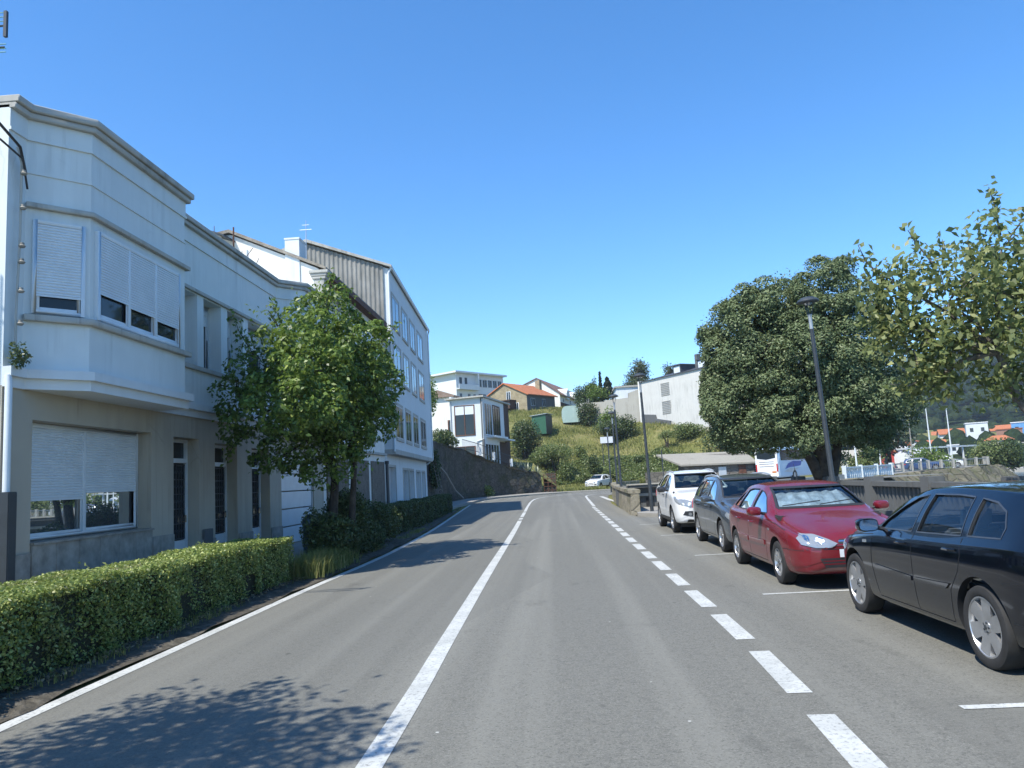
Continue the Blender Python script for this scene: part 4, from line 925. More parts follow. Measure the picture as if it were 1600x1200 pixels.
# street tree in front of the old house
make_tree('street_tree', 'leafy bright green street tree in front of the white houses', (-5.2,17.7,0), None,
    [(-5.4,17.5,4.0,1.15,1.3,1.1),(-4.95,15.7,4.2,.65,1.1,.7),(-5.3,15.4,3.5,.75,1.1,.6),(-4.75,15.3,3.5,.5,.8,.45),(-4.9,19.3,4.5,.8,1.1,.8),(-5.6,19.2,3.8,1.0,1.1,.9),(-4.9,19.0,3.5,.8,1.0,.6),(-5.1,16.2,5.0,.6,.8,.5),(-5.1,18.8,5.3,.7,.8,.6),(-6.6,17.4,4.6,.75,.8,.7),(-6.2,17.3,5.4,.6,.6,.5),(-5.2,17.5,5.5,.75,.75,.75),(-4.5,17.6,4.9,.75,.8,.7),(-4.3,17.8,4.0,.65,.8,.75),(-4.7,17.7,3.1,.75,.8,.55),(-5.7,17.4,2.85,.7,.75,.5),(-6.9,17.4,3.4,.7,.7,.6),(-7.3,17.5,3.9,.45,.5,.4),(-5.05,17.4,6.1,.33,.4,.45),(-4.8,17.5,2.35,.5,.5,.45),(-5.2,17.2,2.2,.5,.4,.4),(-4.95,17.1,2.8,.6,.5,.5),(-6.4,17.5,2.45,.45,.5,.35)],
    900, 13, .15, .12, .068, M['leafA'], M['bark'], clump=(330,.25,62), trunks=[([(-5.2,17.7,0),(-5.22,17.7,.9),(-5.12,17.65,1.9),(-5.3,17.6,3.0),(-5.4,17.5,4.2)], .13), ([(-4.9,17.95,0),(-4.82,17.9,1.0),(-4.7,17.8,2.2),(-4.7,17.7,3.3)], .10)], droop=.5,
    sprigs=[([(-6.9,17.4,4.9),(-7.25,17.4,5.5),(-7.35,17.35,5.85)],.015),([(-7.3,17.4,4.1),(-7.7,17.4,4.25),(-7.95,17.4,4.15)],.015),([(-5.1,17.4,6.2),(-5.0,17.4,6.6),(-4.95,17.4,6.75)],.015),([(-4.1,17.6,4.9),(-3.7,17.6,5.25),(-3.5,17.6,5.5)],.013),([(-6.9,17.4,3.2),(-7.35,17.4,2.9),(-7.6,17.4,2.5)],.015),([(-4.2,17.8,4.2),(-3.7,17.7,4.3),(-3.45,17.7,4.25)],.012),([(-6.2,17.4,5.6),(-6.4,17.4,6.0),(-6.45,17.4,6.2)],.012)])
# the tree beside the camera whose shadow falls across the near road
make_tree('street_tree', 'street tree beside the near hedge, seen only by its shadow on the road', (-5.4,2.6,0), None,
    [(-5.2,2.9,4.4,1.0,1.0,.9),(-5.6,2.0,4.6,1.0,1.0,.8),(-4.6,2.6,5.0,.9,.9,.8),(-5.2,3.6,4.9,.8,.8,.7),(-4.4,1.6,5.2,.8,.9,.6),(-5.0,2.4,5.8,.8,.9,.7),(-4.2,2.3,4.2,.6,.7,.5)],
    560, 12, .17, .12, .065, M['leafA'], M['bark'], trunks=[([(-5.4,2.6,0),(-5.35,2.6,1.5),(-5.3,2.6,3),(-5.2,2.7,4.4)], .13)], droop=.5,
    sprigs=[([(-4.2,2.2,4.9),(-3.7,2.3,5.3),(-3.4,2.5,5.4)],.012),([(-4.2,1.6,5.2),(-3.6,1.4,5.6),(-3.3,1.3,5.7)],.012),([(-5.0,3.9,5.0),(-4.9,4.4,5.2)],.012)])
# big round evergreen
make_tree('evergreen_tree', 'big round dark evergreen tree with grey-green leaves behind the parked cars', (9.0,26.3,0), None,
    [(8.5,26,4.6,2.0,1.9,1.7),(6.9,26,4.3,1.6,1.6,1.5),(6.25,25.8,3.4,1.05,1.3,1.05),(6.6,26,5.9,1.25,1.3,1.05),(6.05,26,5.0,.75,1.0,.9),(7.9,26,7.0,1.2,1.3,.95),(9.3,26,7.25,1.15,1.3,.95),(9.8,26,6.3,1.3,1.5,1.2),(10.5,26.2,5.0,1.3,1.5,1.5),(10.6,26.2,3.6,1.2,1.4,1.1),(9.6,25.6,3.7,1.5,1.6,1.1),(7.8,25.4,3.0,1.5,1.4,.95),(6.15,26,5.7,.8,1.0,.7),(6.2,26,6.4,.8,.9,.55),(7.1,26,6.9,.9,1.0,.6),(6.4,25.4,2.9,1.0,1.1,.75),(8.4,24.9,5.0,1.3,1.0,1.2),(6.7,25,5.0,1.0,.8,.9),(10.6,26,2.9,1.0,1.1,.75),(5.8,26,3.7,.6,.8,.8),(8.9,26,2.9,1.2,1.3,.4)],
    4600, 11, .14, .115, .050, M['leafB'], M['bark'], clump=(540,.42,320), trunks=[([(9.0,26.3,-.1),(8.85,26.2,.9),(8.8,26.1,1.9),(8.7,26,3.4)], .42), ([(9.0,26.3,.9),(9.25,26.2,1.7),(9.5,26.1,2.8)], .24), ([(8.85,26.2,.9),(8.4,26,1.8),(7.8,26,2.9)], .24)], twigs=60, up=.9, droop=-.1, lo=.72)
# looser broad-leaved tree at the right edge
make_tree('plane_tree', 'loose broad-leaved tree with pale yellowish leaves at the right edge', (8.25,12.6,.13), None,
    [(7.9,13,4.2,1.2,1.2,.95),(6.7,13,4.2,.95,1.0,.75),(5.9,13,4.6,.5,.6,.4),(7.0,13,3.3,.8,1.0,.5),(6.1,13.1,3.55,.65,.8,.5),(7.7,13,5.1,.65,.8,.6),(8.7,13,4.5,1.2,1.2,1.0),(9.0,13,3.4,1.0,1.1,.7),(8.3,12.9,3.0,.7,.8,.45),(7.5,12.9,2.7,.6,.7,.35),(6.35,13.1,2.9,.45,.7,.3),(9.8,13.2,4.0,1.0,1.1,1.0),(5.75,13.1,4.0,.4,.5,.35)],
    900, 11, .13, .135, .085, M['leafC'], M['barkgrey'], trunks=[([(8.25,12.6,.1),(8.2,12.6,.9),(8.0,12.7,1.7),(7.5,12.8,2.5),(7.35,12.9,3.3)], .12), ([(8.2,12.6,1.0),(8.5,12.7,2.0),(8.6,12.9,3.4)], .10)], twigs=150, up=.5, droop=.35, lo=.35,
    sprigs=[([(7.7,13,5.3),(7.68,13,5.8),(7.62,13,6.15)],.02),([(6.6,13,4.8),(6.35,13,5.2),(6.2,13,5.5)],.02),([(5.7,13,4.7),(5.45,13,5.0),(5.35,13,5.3)],.02),([(5.8,13,4.5),(5.55,13,4.6),(5.35,13,4.75)],.02),([(6.7,13,4.9),(6.75,13,5.3)],.015),([(8.2,13,5.2),(8.35,13,5.6)],.02),([(7.2,13,4.9),(7.15,13,5.25)],.015),([(5.7,13,4.2),(5.45,13,4.3),(5.3,13,4.15)],.015),([(6.3,13,3.0),(5.9,13,2.85),(5.6,13,2.9)],.015)])

# ---------------- hedges: clipped leafy boxes
def hedge(label, x0, x1, y0, y1, z0, z1, n, L, lm, group=None, rough=.03, name='hedge', gaps=0, taper=0, seedling=0):
    h = thing(name, label, 'hedge', ((x0+x1)/2,(y0+y1)/2,z0), group=group)
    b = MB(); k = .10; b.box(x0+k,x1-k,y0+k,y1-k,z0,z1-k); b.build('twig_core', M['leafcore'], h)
    ax, ay, az = x1-x0, y1-y0, z1-z0
    areas = np.array([ax*ay*1.5, ay*az, ay*az*.4, ax*az, ax*az*.6]); q = rng.choice(5, n, p=areas/areas.sum()); u, v = rng.uniform(size=n), rng.uniform(size=n)
    P = np.zeros((n,3)); O = np.zeros((n,3))
    for f in range(5):
        m = q == f; a, c = u[m], v[m]
        if f == 0: P[m] = np.stack([x0+a*ax, y0+c*ay, np.full(a.shape, z1)],1); O[m] = (0,0,1)
        if f in (1,2): P[m] = np.stack([np.full(a.shape, x1 if f==1 else x0), y0+a*ay, z0+c*az],1); O[m] = ((1 if f==1 else -1),0,0)
        if f in (3,4): P[m] = np.stack([x0+a*ax, np.full(a.shape, y1 if f==4 else y0), z0+c*az],1); O[m] = (0,(1 if f==4 else -1),0)
    # rounded shoulders, undulation and depth
    Y, Z = P[:,1], P[:,2]
    und = .035*np.sin(Y*2.1+1)+.03*np.sin(Y*4.7)+.02*np.sin(Y*9+Z*7)
    depth = rng.uniform(-1,.25,n)**1*rough*2.2
    P += O*(depth+und*(1-np.abs(O[:,2:3])).ravel()*1.0)[:,None]; P[:,2] += np.where(O[:,2]>0, .022*np.sin(Y*1.7)+.015*np.sin(Y*5+P[:,0]*3), 0)
    r = .09; ex = np.maximum(0, P[:,2]-(z1-r)); sidek = (np.abs(O[:,0])+np.abs(O[:,1]))>0; P[sidek] -= O[sidek]*(ex[sidek]**2/r)[:,None]
    hz = (P[:,2]-z0)/az; P[:,0] -= np.where(O[:,0]>0, (1-hz)*taper*(.6+.4*np.sin(Y*3.1)), 0)
    keep = np.ones(n, bool)
    if gaps: keep = ~((hz < .45) & (np.sin(Y*2.7)+np.sin(Y*6.1+2) + rng.normal(size=n)*.4 > 2-gaps*2.5) & sidek)
    P, O = P[keep], O[keep]; O = O*.9; O[:,2] += .25
    V, F = leaf_arrays(P, L, L*.62, .15, 0, O)
    if seedling:
        S = []
        for _ in range(seedling):
            x, y = random.uniform(x0+.1,x1-.1), random.uniform(y0,y1); hh = random.uniform(.05,.16)
            for i in range(9): S.append((x+random.gauss(0,.025), y+random.gauss(0,.025), z1+hh*i/8))
        V2, F2 = leaf_arrays(np.array(S), L*1.3, L*.7, .3); F = np.concatenate([F, F2+len(V)]); V = np.concatenate([V, V2])
    npmesh('foliage', V, F, lm, h); return h
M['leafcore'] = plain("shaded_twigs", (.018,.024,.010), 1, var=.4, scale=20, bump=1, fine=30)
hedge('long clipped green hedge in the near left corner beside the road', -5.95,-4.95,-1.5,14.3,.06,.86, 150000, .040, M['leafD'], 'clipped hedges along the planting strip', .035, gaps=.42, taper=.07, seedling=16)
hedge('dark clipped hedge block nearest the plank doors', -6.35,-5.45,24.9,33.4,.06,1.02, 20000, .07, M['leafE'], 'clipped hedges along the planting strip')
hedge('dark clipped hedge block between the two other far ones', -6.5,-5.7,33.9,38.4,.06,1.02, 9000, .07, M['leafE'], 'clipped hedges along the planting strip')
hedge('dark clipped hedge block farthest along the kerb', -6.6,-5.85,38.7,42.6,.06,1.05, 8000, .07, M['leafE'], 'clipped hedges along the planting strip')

def bush(label, c, r, n, L, lm, group=None, name='bush', cat='bush', W=None, k=6, up=.5, stems=True):
    t = thing(name, label, cat, (c[0],c[1],c[2]), group=group); bl = []
    for i in range(k):
        a = random.uniform(0,6.28); q = random.uniform(.1,.55); bl.append((c[0]+math.cos(a)*q*r[0], c[1]+math.sin(a)*q*r[1], c[2]+r[2]*random.uniform(.35,.8), r[0]*random.uniform(.4,.6), r[1]*random.uniform(.4,.6), r[2]*random.uniform(.4,.6)))
    if stems:
        b = MB()
        for q in bl: b.tube([(c[0],c[1],c[2]-.1), (c[0]*.5+q[0]*.5,c[1]*.5+q[1]*.5,c[2]+r[2]*.3), q[:3]], [r[0]*.06,r[0]*.045,r[0]*.02], 5)
        b.build('stem', M['bark'], t)
    P, d = blob_points(bl, n, .45, 1.08); P = P[P[:,2] > c[2]-.05]
    V, F = leaf_arrays(P, L, W or L*.55, up, 0, None); npmesh('foliage', V, F, lm, t); return t
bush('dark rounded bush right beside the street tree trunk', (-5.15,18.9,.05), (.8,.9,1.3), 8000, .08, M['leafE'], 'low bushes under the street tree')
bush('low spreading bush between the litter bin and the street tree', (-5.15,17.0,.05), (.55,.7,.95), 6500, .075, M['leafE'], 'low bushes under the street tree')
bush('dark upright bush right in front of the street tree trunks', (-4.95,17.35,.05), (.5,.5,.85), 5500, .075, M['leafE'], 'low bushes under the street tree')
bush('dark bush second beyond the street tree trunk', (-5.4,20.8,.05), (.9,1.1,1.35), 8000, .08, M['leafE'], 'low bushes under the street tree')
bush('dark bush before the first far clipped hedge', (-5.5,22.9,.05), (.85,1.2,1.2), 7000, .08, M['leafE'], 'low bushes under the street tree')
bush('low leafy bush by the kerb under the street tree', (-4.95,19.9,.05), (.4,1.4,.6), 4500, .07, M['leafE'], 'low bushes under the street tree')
bush('small weed clump on the near corner gutter of the white house', (-7.8,10.75,3.72), (.22,.2,.3), 260, .06, M['leafE'], name='weed_clump', cat='weed', stems=False)

# grass tufts
def blades(C, h, w, lean=.5):
    n = len(C); a = rng.uniform(0,6.283,n); d = np.stack([np.cos(a),np.sin(a),np.zeros(n)],1); s = np.stack([-d[:,1],d[:,0],np.zeros(n)],1)
    H_ = (h*rng.uniform(.5,1.2,n))[:,None]; ln = (rng.uniform(.1,1,n)*lean)[:,None]; wv = w*rng.uniform(.7,1.3,(n,1)); Z_ = np.array([0,0,1])
    b0 = C-s*wv/2; b1 = C+s*wv/2; m = C+Z_*H_*.6+d*H_*ln*.3; t = C+Z_*H_*(1-.3*ln)+d*H_*ln
    V = np.stack([b0,b1,m+s*wv*.42,m-s*wv*.42, m-s*wv*.42,m+s*wv*.42,t+s*wv*.06,t-s*wv*.06],1).reshape(-1,3); F = np.arange(8*n).reshape(2*n,4); return V, F
C = np.stack([rng.normal(-4.95,.18,4200), rng.uniform(14.4,17.2,4200), np.full(4200,.05)],1)
V, F = blades(C, .42, .013, .8); o = npmesh('grass_tufts', V, F, M['leafG'], loc=(-5,15.5,.05)); tag(o, kind='stuff')
n = 5200; yy = rng.uniform(2,33,n); C = np.stack([-4.72-np.abs(rng.normal(0,.20,n))-np.interp(yy,[25,33],[0,.42]), yy, np.full(n,.05)],1); C = C[(np.sin(yy*1.9)+np.sin(yy*.73+1)+rng.normal(size=n)*.5) > .35]
V, F = blades(C, .09, .008, .9); o = npmesh('roadside_weeds', V, F, M['leafG'], loc=(-5,10,.05)); tag(o, kind='stuff')
# dry leaves on the soil
n = 900; C = np.stack([-4.75-np.abs(rng.normal(0,.16,n)), rng.uniform(3,17,n), np.full(n,.085)],1); V, F = leaf_arrays(C, .045, .03, 3)
o = npmesh('fallen_leaves', V, F, leafmat("dry_leaves", (.12,.08,.04), (.30,.22,.12), (.42,.36,.24), .1), loc=(-5,10,.06)); tag(o, kind='stuff')

# ---------------- hillside cover
def groundz(X, Y): 
    return -.03+hill(X, Y)+((.16*math.sin(X*.9+1.3*math.sin(Y*.33))+.14*math.sin(Y*1.1+X*.4))*min(1,hill(X,Y)) if hill(X,Y) > 0 else 0)
n = 52000; X = rng.uniform(-12,26,n); Y = rng.uniform(85,131,n); Z_ = np.array([groundz(a,c) for a,c in zip(X,Y)]); m = (Z_ > .02)|(Y > 84)
dens = (np.sin(X*.8+Y*.35)+np.sin(X*.31-Y*.6+1)+rng.normal(size=n)*.8) > -.6; m &= dens
V, F = blades(np.stack([X,Y,Z_],1)[m], .5, .07, .9); o = npmesh('hill_grass', V, F, M['leafG'], loc=(5,100,3)); tag(o, kind='stuff')
# dense scrub bank at the foot of the slope
n = 42000; X = rng.uniform(-1,17,n); yb = np.array([pl(x,HB_X,HB_Y) for x in X]); t = rng.uniform(0,1,n)**1.2; Y = yb+.3+t*8
Z_ = np.array([groundz(a,c) for a,c in zip(X,Y)])+rng.uniform(0,1,n)**.7*(.85+.5*np.sin(X*1.3)*np.sin(Y*.9+X*.3))*np.where(X<3.2,.5,1)
m = ~((X<7.5)&(Y<yb+1.5)); V, F = leaf_arrays(np.stack([X,Y,Z_],1)[m], .30, .17, .6)
o = npmesh('bank_scrub', V, F, M['leafF'], loc=(8,94,1)); tag(o, kind='stuff')
n = 9000; X = rng.uniform(9,24,n); Y = rng.uniform(85.5,93,n); Z_ = np.array([groundz(a,c) for a,c in zip(X,Y)])+rng.uniform(0,1,n)*.9
V, F = leaf_arrays(np.stack([X,Y,Z_],1), .35, .2, .6); o = npmesh('bank_scrub', V, F, M['leafG'], loc=(16,89,2)); tag(o, kind='stuff')

gH = 'shrubs and small trees on the grassy slope'
def hb(label, x, y, r, n, L=.28, lm='leafF', k=6): return bush(label, (x,y,groundz(x,y) if x > -4 else max(groundz(x,y), 0)), r, n, L, M[lm], gH, name='shrub', cat='shrub', k=k)
hb('tall dense green shrub right behind the dark brick end of the modern house', -4.0,103,(2.6,2.2,4.6), 4200,.32,'leafE',9)
hb('grey-green spreading shrub below the tall shrub behind the modern house', -1.8,100,(2.6,2,2.0), 2400,.28,'leafF')
hb('low round shrub under the far end of the concrete wall', 10.2,110,(2.6,2,2.6), 3200,.28,'leafE')
hb('pale weeping shrub in the middle of the slope', 0.9,96,(1.3,1.2,1.9), 1500,.24,'leafF')
hb('bushy young shrub leaning near the signboard', 4.6,97,(1.0,1,2.6), 1400,.24,'leafE')
hb('small dark round shrub under the second lamp head', 10.6,100,(1.0,.9,.9), 700,.22,'leafE')
hb('small shrub left of the signboard above the white car', 3.4,104,(.9,.9,1.8), 800,.24,'leafF')
hb('spreading dark shrub at the foot of the party wall', 17.5,103,(3.0,2,1.6), 2600,.28,'leafF')
hb('dense green shrub close beside the big evergreen on the slope', 21,96,(2.8,2,2.2), 2600,.3,'leafE')
hb('leafy shrub over the polytunnel roof', 5.6,118.5,(2.2,1.6,3.3), 2400,.28,'leafE')
hb('yellow-green shrub at the left foot of the concrete wall', 8.0,113.5,(2.2,1.6,3.2), 2400,.28,'leafA')
hb('round garden bush behind the iron railing', -7.1,76.6,(1.2,1.1,1.2), 1500,.18,'leafD')
def lowz(label, x, y, z, r, n, L=.2, lm='leafE', k=6): return bush(label, (x,y,z), r, n, L, M[lm], None, name='shrub', cat='shrub', k=k)
lowz('long dark shrub hanging over the top of the old stone wall', -9.3,66,4.7,(1.0,6,1.1),4200,.2,'leafE',10)
lowz('leafy creeper bush growing at the near foot of the old stone wall', -8.75,55.5,1.4,(.5,1.5,2.4),1500,.2,'leafE',8)
lowz('pale green bush between the tall house and the modern house', -10.9,66,7.5,(1.3,1.3,3.2),1500,.22,'leafA',6)

def small_tree(label, x, y, h, rx, rz, n, L, lm, fork=.8, group=gH, z=None, name='small_tree'):
    z = groundz(x,y) if z is None else z
    bl = [(x+random.uniform(-1,1)*rx*.6, y+random.uniform(-1,1)*rx*.5, z+h-rz*random.uniform(.7,1.5), rx*random.uniform(.35,.55), rx*.45, rz*random.uniform(.5,.75)) for _ in range(9)]
    return make_tree(name, label, (x,y,z), None, bl, n//6, 6, L*.9, L, L*.55, M[lm], M['bark'], group=group, trunks=[([(x,y,z-.1),(x-fork*.5,y,z+h*.3),(x-fork,y,z+h*.55)], .16), ([(x,y,z-.1),(x+fork*.3,y,z+h*.35),(x+fork*.4,y,z+h*.6)], .13)], twigs=25, droop=.1, lo=.4)
small_tree('two-stemmed spreading fig tree in the middle of the slope', .1,97.5,4.0,2.6,1.4,4200,.22,'leafF')
small_tree('small spreading tree below the concrete wall', 7.4,110,4.0,2.3,1.3,3000,.24,'leafE',.3)
small_tree('little leafless-looking tree under the party wall', 14.6,101,2.6,1.2,.7,900,.2,'leafF',.3)
small_tree('leafy tree behind the left end of the polytunnel', 5.2,124,4.6,2.0,1.8,2600,.28,'leafE',.3,z=12)
small_tree('yellowish tree above the board fence', 7.6,123,4.4,2.2,1.5,2600,.28,'leafA',.3,z=12)

def conifer(label, x, y, z, h, r, n, name='conifer', lm='leafI', group='dark conifers on the skyline'):
    t = thing(name, label, 'conifer', (x,y,z), group=group); MB().tube([(x,y,z),(x,y,z+h*.9)], [r*.12,r*.03], 6).build('trunk', M['bark'], t)
    u = rng.uniform(0,1,n)**.75; hh = .08+u*.92; a = rng.uniform(0,6.283,n); rr = r*(1-hh)**.8*(.55+.45*rng.uniform(size=n))*(1+.25*np.sin(hh*40)+.2*np.sin(a*3+hh*9))+.05
    P = np.stack([x+np.cos(a)*rr, y+np.sin(a)*rr, z+hh*h-.15*rr],1); V, F = leaf_arrays(P, .45, .16, .3, .3); npmesh('crown', V, F, M[lm], t); return t
conifer('broad dark conifer just left of the concrete wall top', 9.0,123,11.5,5.6,1.9,2600)
conifer('thin pointed dark cypress at the left of the broad conifer', 7.95,124,11.5,6.6,.45,900)
t = bush('ivy-covered stump-like column tree beside the cypress', (6.9,124,12), (1.1,1.1,4.0), 2600, .28, M['leafE'], 'dark conifers on the skyline', name='ivy_tree', cat='tree', k=9)
def pine(label, x, y, z, h, r, n, seed):
    bl = [(x+random.uniform(-1,1)*r*.5*(1-k/10), y+random.uniform(-1,1)*r*.4, z+h*(.35+.06*k), r*(.62-.045*k), r*.5, h*.10) for k in range(10)]
    return make_tree('pine_tree', label, (x,y,z), None, bl, n//6, 6, .45, .42, .16, M['leafP'], M['bark'], group='soft pines on the skyline', trunks=[([(x,y,z),(x+.2,y,z+h*.5),(x,y,z+h*.95)], .25)], twigs=30, lo=.2, up=.3)
M['leafP'] = leafmat("pine_needles", (.04,.06,.025), (.09,.115,.045), (.13,.15,.07), .3)
pine('tallest feathery pine behind the low white outbuilding roof', 16.0,136,12,9.6,4.2,6500,1)
pine('feathery pine right of the tallest pine, above the slate roof', 21.5,138,12,8.6,3.2,3600,2)
pine('low spreading pine left of the tallest pine', 13.6,134,12,5.2,2.6,2600,3)

# agaves by the steps
for i, (x,y,s) in enumerate([(-4.1,81.4,1.0),(-3.1,82.0,1.1),(-2.1,82.9,1.0),(-3.6,83.4,.9)]):
    z = [2.75,2.4,2.05,2.6][i]; t = thing('agave', ['pale spiky agave nearest the modern house on the wall end','largest pale spiky agave in the clump above the wall end','pale spiky agave nearest the garden steps','small pale agave behind the rest of the clump'][i], 'agave', (x,y,z), group='agaves above the end of the stone wall')
    b = MB()
    for k in range(16):
        a = k*2.4; e = R(30+50*((k*7)%10)/10); l = s*random.uniform(.8,1.2); d = Vector((math.cos(a)*math.cos(e),math.sin(a)*math.cos(e),math.sin(e))); q = Vector((-math.sin(a),math.cos(a),0)); p = Vector((x,y,z))
        b.add([p-q*.06, p+q*.06, p+d*l*.55+q*.08, p+d*l*.55-q*.08, p+d*l+Vector((0,0,-.05))], [(0,1,2,3),(3,2,4)])
    b.build('rosette', M['leafH'], t)
# trees behind the coach and on the terrace
def midtree(label, x, y, h, r, n, L, lm, name='tree', group='trees around the far terrace', z=0):
    bl = [(x+random.uniform(-1,1)*r*.55, y+random.uniform(-1,1)*r*.55, z+h-r*random.uniform(.45,1.3), r*random.uniform(.4,.55), r*random.uniform(.4,.55), r*random.uniform(.35,.5)) for _ in range(12)]
    return make_tree(name, label, (x,y,z), None, bl, n//7, 7, L, L, L*.6, M[lm], M['bark'], group=group, trunks=[([(x,y,z-.1),(x+.1,y,z+h*.3),(x,y,z+h*.6)], r*.09)], twigs=20, lo=.45)
midtree('dark tree directly behind the middle of the coach', 27,98,7.5,4.2,5600,.42,'leafE')
midtree('dark tree just past the front of the coach', 33,99,7.0,4.2,5600,.42,'leafE')
midtree('dark conifer-like tree left of the tall pale flagpoles', 47,112,8.0,3.6,6000,.42,'leafI')
midtree('low green tree left of the red-walled house', 38,98,3.6,2.4,3000,.32,'leafF')
midtree('bright green tree in front of the white shelter', 46.5,99,3.4,2.6,3600,.28,'leafA')
midtree('round bush-like tree at the far end of the shelter', 57.0,106,3.6,2.4,3600,.30,'leafF')
midtree('dark green tree at the tip of the terrace above the water', 60.0,106,3.4,2.4,3600,.30,'leafE')
midtree('large dark tree rising behind the red-walled house', 62,160,11,6,7000,.6,'leafI')
midtree('wide dark tree behind the big evergreen trunk', 22,97,6.5,4.2,4500,.42,'leafE')
# wooded hillside crowns: one mass of far trees
P = []
for r in np.arange(262, 900, 8.0):
    for a in np.arange(R(19), R(46), 5.6/r*1.3): P.append((r+random.uniform(-4,4), a+random.uniform(-.4,.4)*7/r))
P = np.array(P); X = P[:,0]*np.sin(P[:,1]); Y = P[:,0]*np.cos(P[:,1])
th = np.linspace(0,2*np.pi,7)[:-1]; V = []; F = []
for x, y in zip(X, Y):
    z = hillz(x, y); s = random.uniform(2.2,4.6); k = len(V)
    if math.hypot(x,y) < 430 and z < 26 and random.random() < .55: continue
    for rr, zz in ((.8,.1),(1.05,.55),(.7,1.05)):
        for t in th: j = random.uniform(.75,1.25); V.append((x+math.cos(t)*rr*s*j*.9, y+math.sin(t)*rr*s*j*.9, z+zz*s*random.uniform(.85,1.15)))
    V.append((x,y,z+1.45*s)); V.append((x,y,z+1.2*s)); V.append((x+.1,y,z+1.2*s)); n6 = 6
    for q in range(2):
        for t in range(6): F.append((k+q*6+t, k+q*6+(t+1)%6, k+(q+1)*6+(t+1)%6, k+(q+1)*6+t))
    for t in range(0,6,2): F.append((k+12+t, k+12+(t+1)%6, k+12+(t+2)%6, k+18))
g = N("far_tree_crowns"); rnd = g.n("NewGeometry").outputs["Random Per Island"]; co = g.coord(); nz = g.noise(.55, 4, .7, co)
c = g.mix(g.ramp(nz, [(.35,(.55,)), (.6,(0,))]), g.ramp(rnd, [(0,(.014,.026,.012)),(.7,(.032,.052,.02)),(1,(.055,.07,.03))]), (.005,.01,.005)); g.set(Base_Color=c, Roughness=1, Specular_IOR_Level=0); g.bump(nz, 1, 1.5)
o = npmesh('far_woods', np.array(V), np.array(F), g.m, loc=(300,500,30)); tag(o, kind='stuff')
# ================================================================ CARS
OFF = Vector((0,0,0))
def pchip(xs, ys, x):
    xs = np.array(xs, float); ys = np.array(ys, float); h = np.diff(xs); d = np.diff(ys)/h; m = np.zeros(len(xs))
    for i in range(1, len(xs)-1):
        if d[i-1]*d[i] > 0: w1, w2 = 2*h[i]+h[i-1], h[i]+2*h[i-1]; m[i] = (w1+w2)/(w1/d[i-1]+w2/d[i])
    m[0], m[-1] = d[0], d[-1]; x = np.clip(x, xs[0], xs[-1]); i = np.clip(np.searchsorted(xs, x)-1, 0, len(xs)-2); t = (x-xs[i])/h[i]
    return ys[i]*(2*t**3-3*t**2+1)+h[i]*m[i]*(t**3-2*t**2+t)+ys[i+1]*(-2*t**3+3*t**2)+h[i]*m[i+1]*(t**3-t**2)
def crom(P, k):
    out = []
    for i in range(len(P)-1):
        p0,p1,p2,p3 = P[max(i-1,0)],P[i],P[i+1],P[min(i+2,len(P)-1)]
        for j in range(k):
            t = j/k; out.append(.5*((2*p1)+(-p0+p2)*t+(2*p0-5*p1+4*p2-p3)*t*t+(-p0+3*p1-3*p2+p3)*t**3))
    return out+[P[-1]]
def car_ring(c, s, ins=0.0, zfl=None):
    g_ = lambda k: float(pchip(*zip(*c[k]), s))
    W, zb, zs, zt, rt, cr = g_('W')-ins, g_('zb'), g_('zs'), g_('zt')-ins, g_('rt')-ins*.8, g_('cr')
    if zfl is not None: zb = zfl
    zr = max(zt-cr, zs+.01) if zt-cr < zs+.01 else zt-cr
    gh = min(1, max(0, (zr-zs)/.25)); bul = .018*gh
    zm = zb+(zs-zb)*.55
    P = [(0,zb),(.62*W,zb),(.90*W,zb+.015),(.965*W,zb+.09),(.99*W,zb+(zs-zb)*.30),(W,zm),(.997*W,zs-.16*(zs-zb)/.7),(.978*W,zs-.05),(.945*W,zs),
         ((.945*W)*.5+rt*.5+bul,(zs*.5+zr*.5)),(rt+.012*gh,zr-.02),(rt-.045,zr+.018+.25*cr*(1-gh)),(.62*rt,zt-.22*cr),(.3*rt,zt-.05*cr),(0,zt)]
    return crom([np.array(p) for p in P], 4)
def car_loft(c, s0, s1, ins=0., zfl=None, n=72, name='loft', m=None):
    L = c['L']; S = sorted(set([round(float(v),4) for v in np.linspace(s0, s1, n)]+[round(float(v),4) for v in [s0+.01,s0+.025,s0+.05,s1-.05,s1-.025,s1-.01]]))
    rings = [car_ring(c, s, ins, zfl) for s in S]; k = len(rings[0]); V = []; F = []
    for s, r in zip(S, rings):
        V += [(p[0], s-L/2, p[1]) for p in r]+[(-p[0], s-L/2, p[1]) for p in r[-2:0:-1]]
    m_ = 2*k-2
    for i in range(len(S)-1):
        for j in range(m_): F.append((i*m_+j, i*m_+(j+1)%m_, (i+1)*m_+(j+1)%m_, (i+1)*m_+j))
    F += [tuple(range(m_))[::-1], tuple((len(S)-1)*m_+j for j in range(m_))]
    me = bpy.data.meshes.new(name); me.from_pydata(V, [], F); me.polygons.foreach_set('use_smooth',[True]*len(F))
    bm = bmesh.new(); bm.from_mesh(me); bmesh.ops.recalc_face_normals(bm, faces=bm.faces); bm.to_mesh(me); bm.free()
    if m: me.materials.append(m)
    return me
def cutter(b, m):
    me = bpy.data.meshes.new('cut'); me.from_pydata([tuple(v) for v in b.v], [], b.f); bm = bmesh.new(); bm.from_mesh(me); bmesh.ops.remove_doubles(bm, verts=bm.verts, dist=1e-5); bmesh.ops.recalc_face_normals(bm, faces=bm.faces); bm.to_mesh(me); bm.free()
    me.materials.append(m); o = bpy.data.objects.new('cut', me); col.objects.link(o); return o
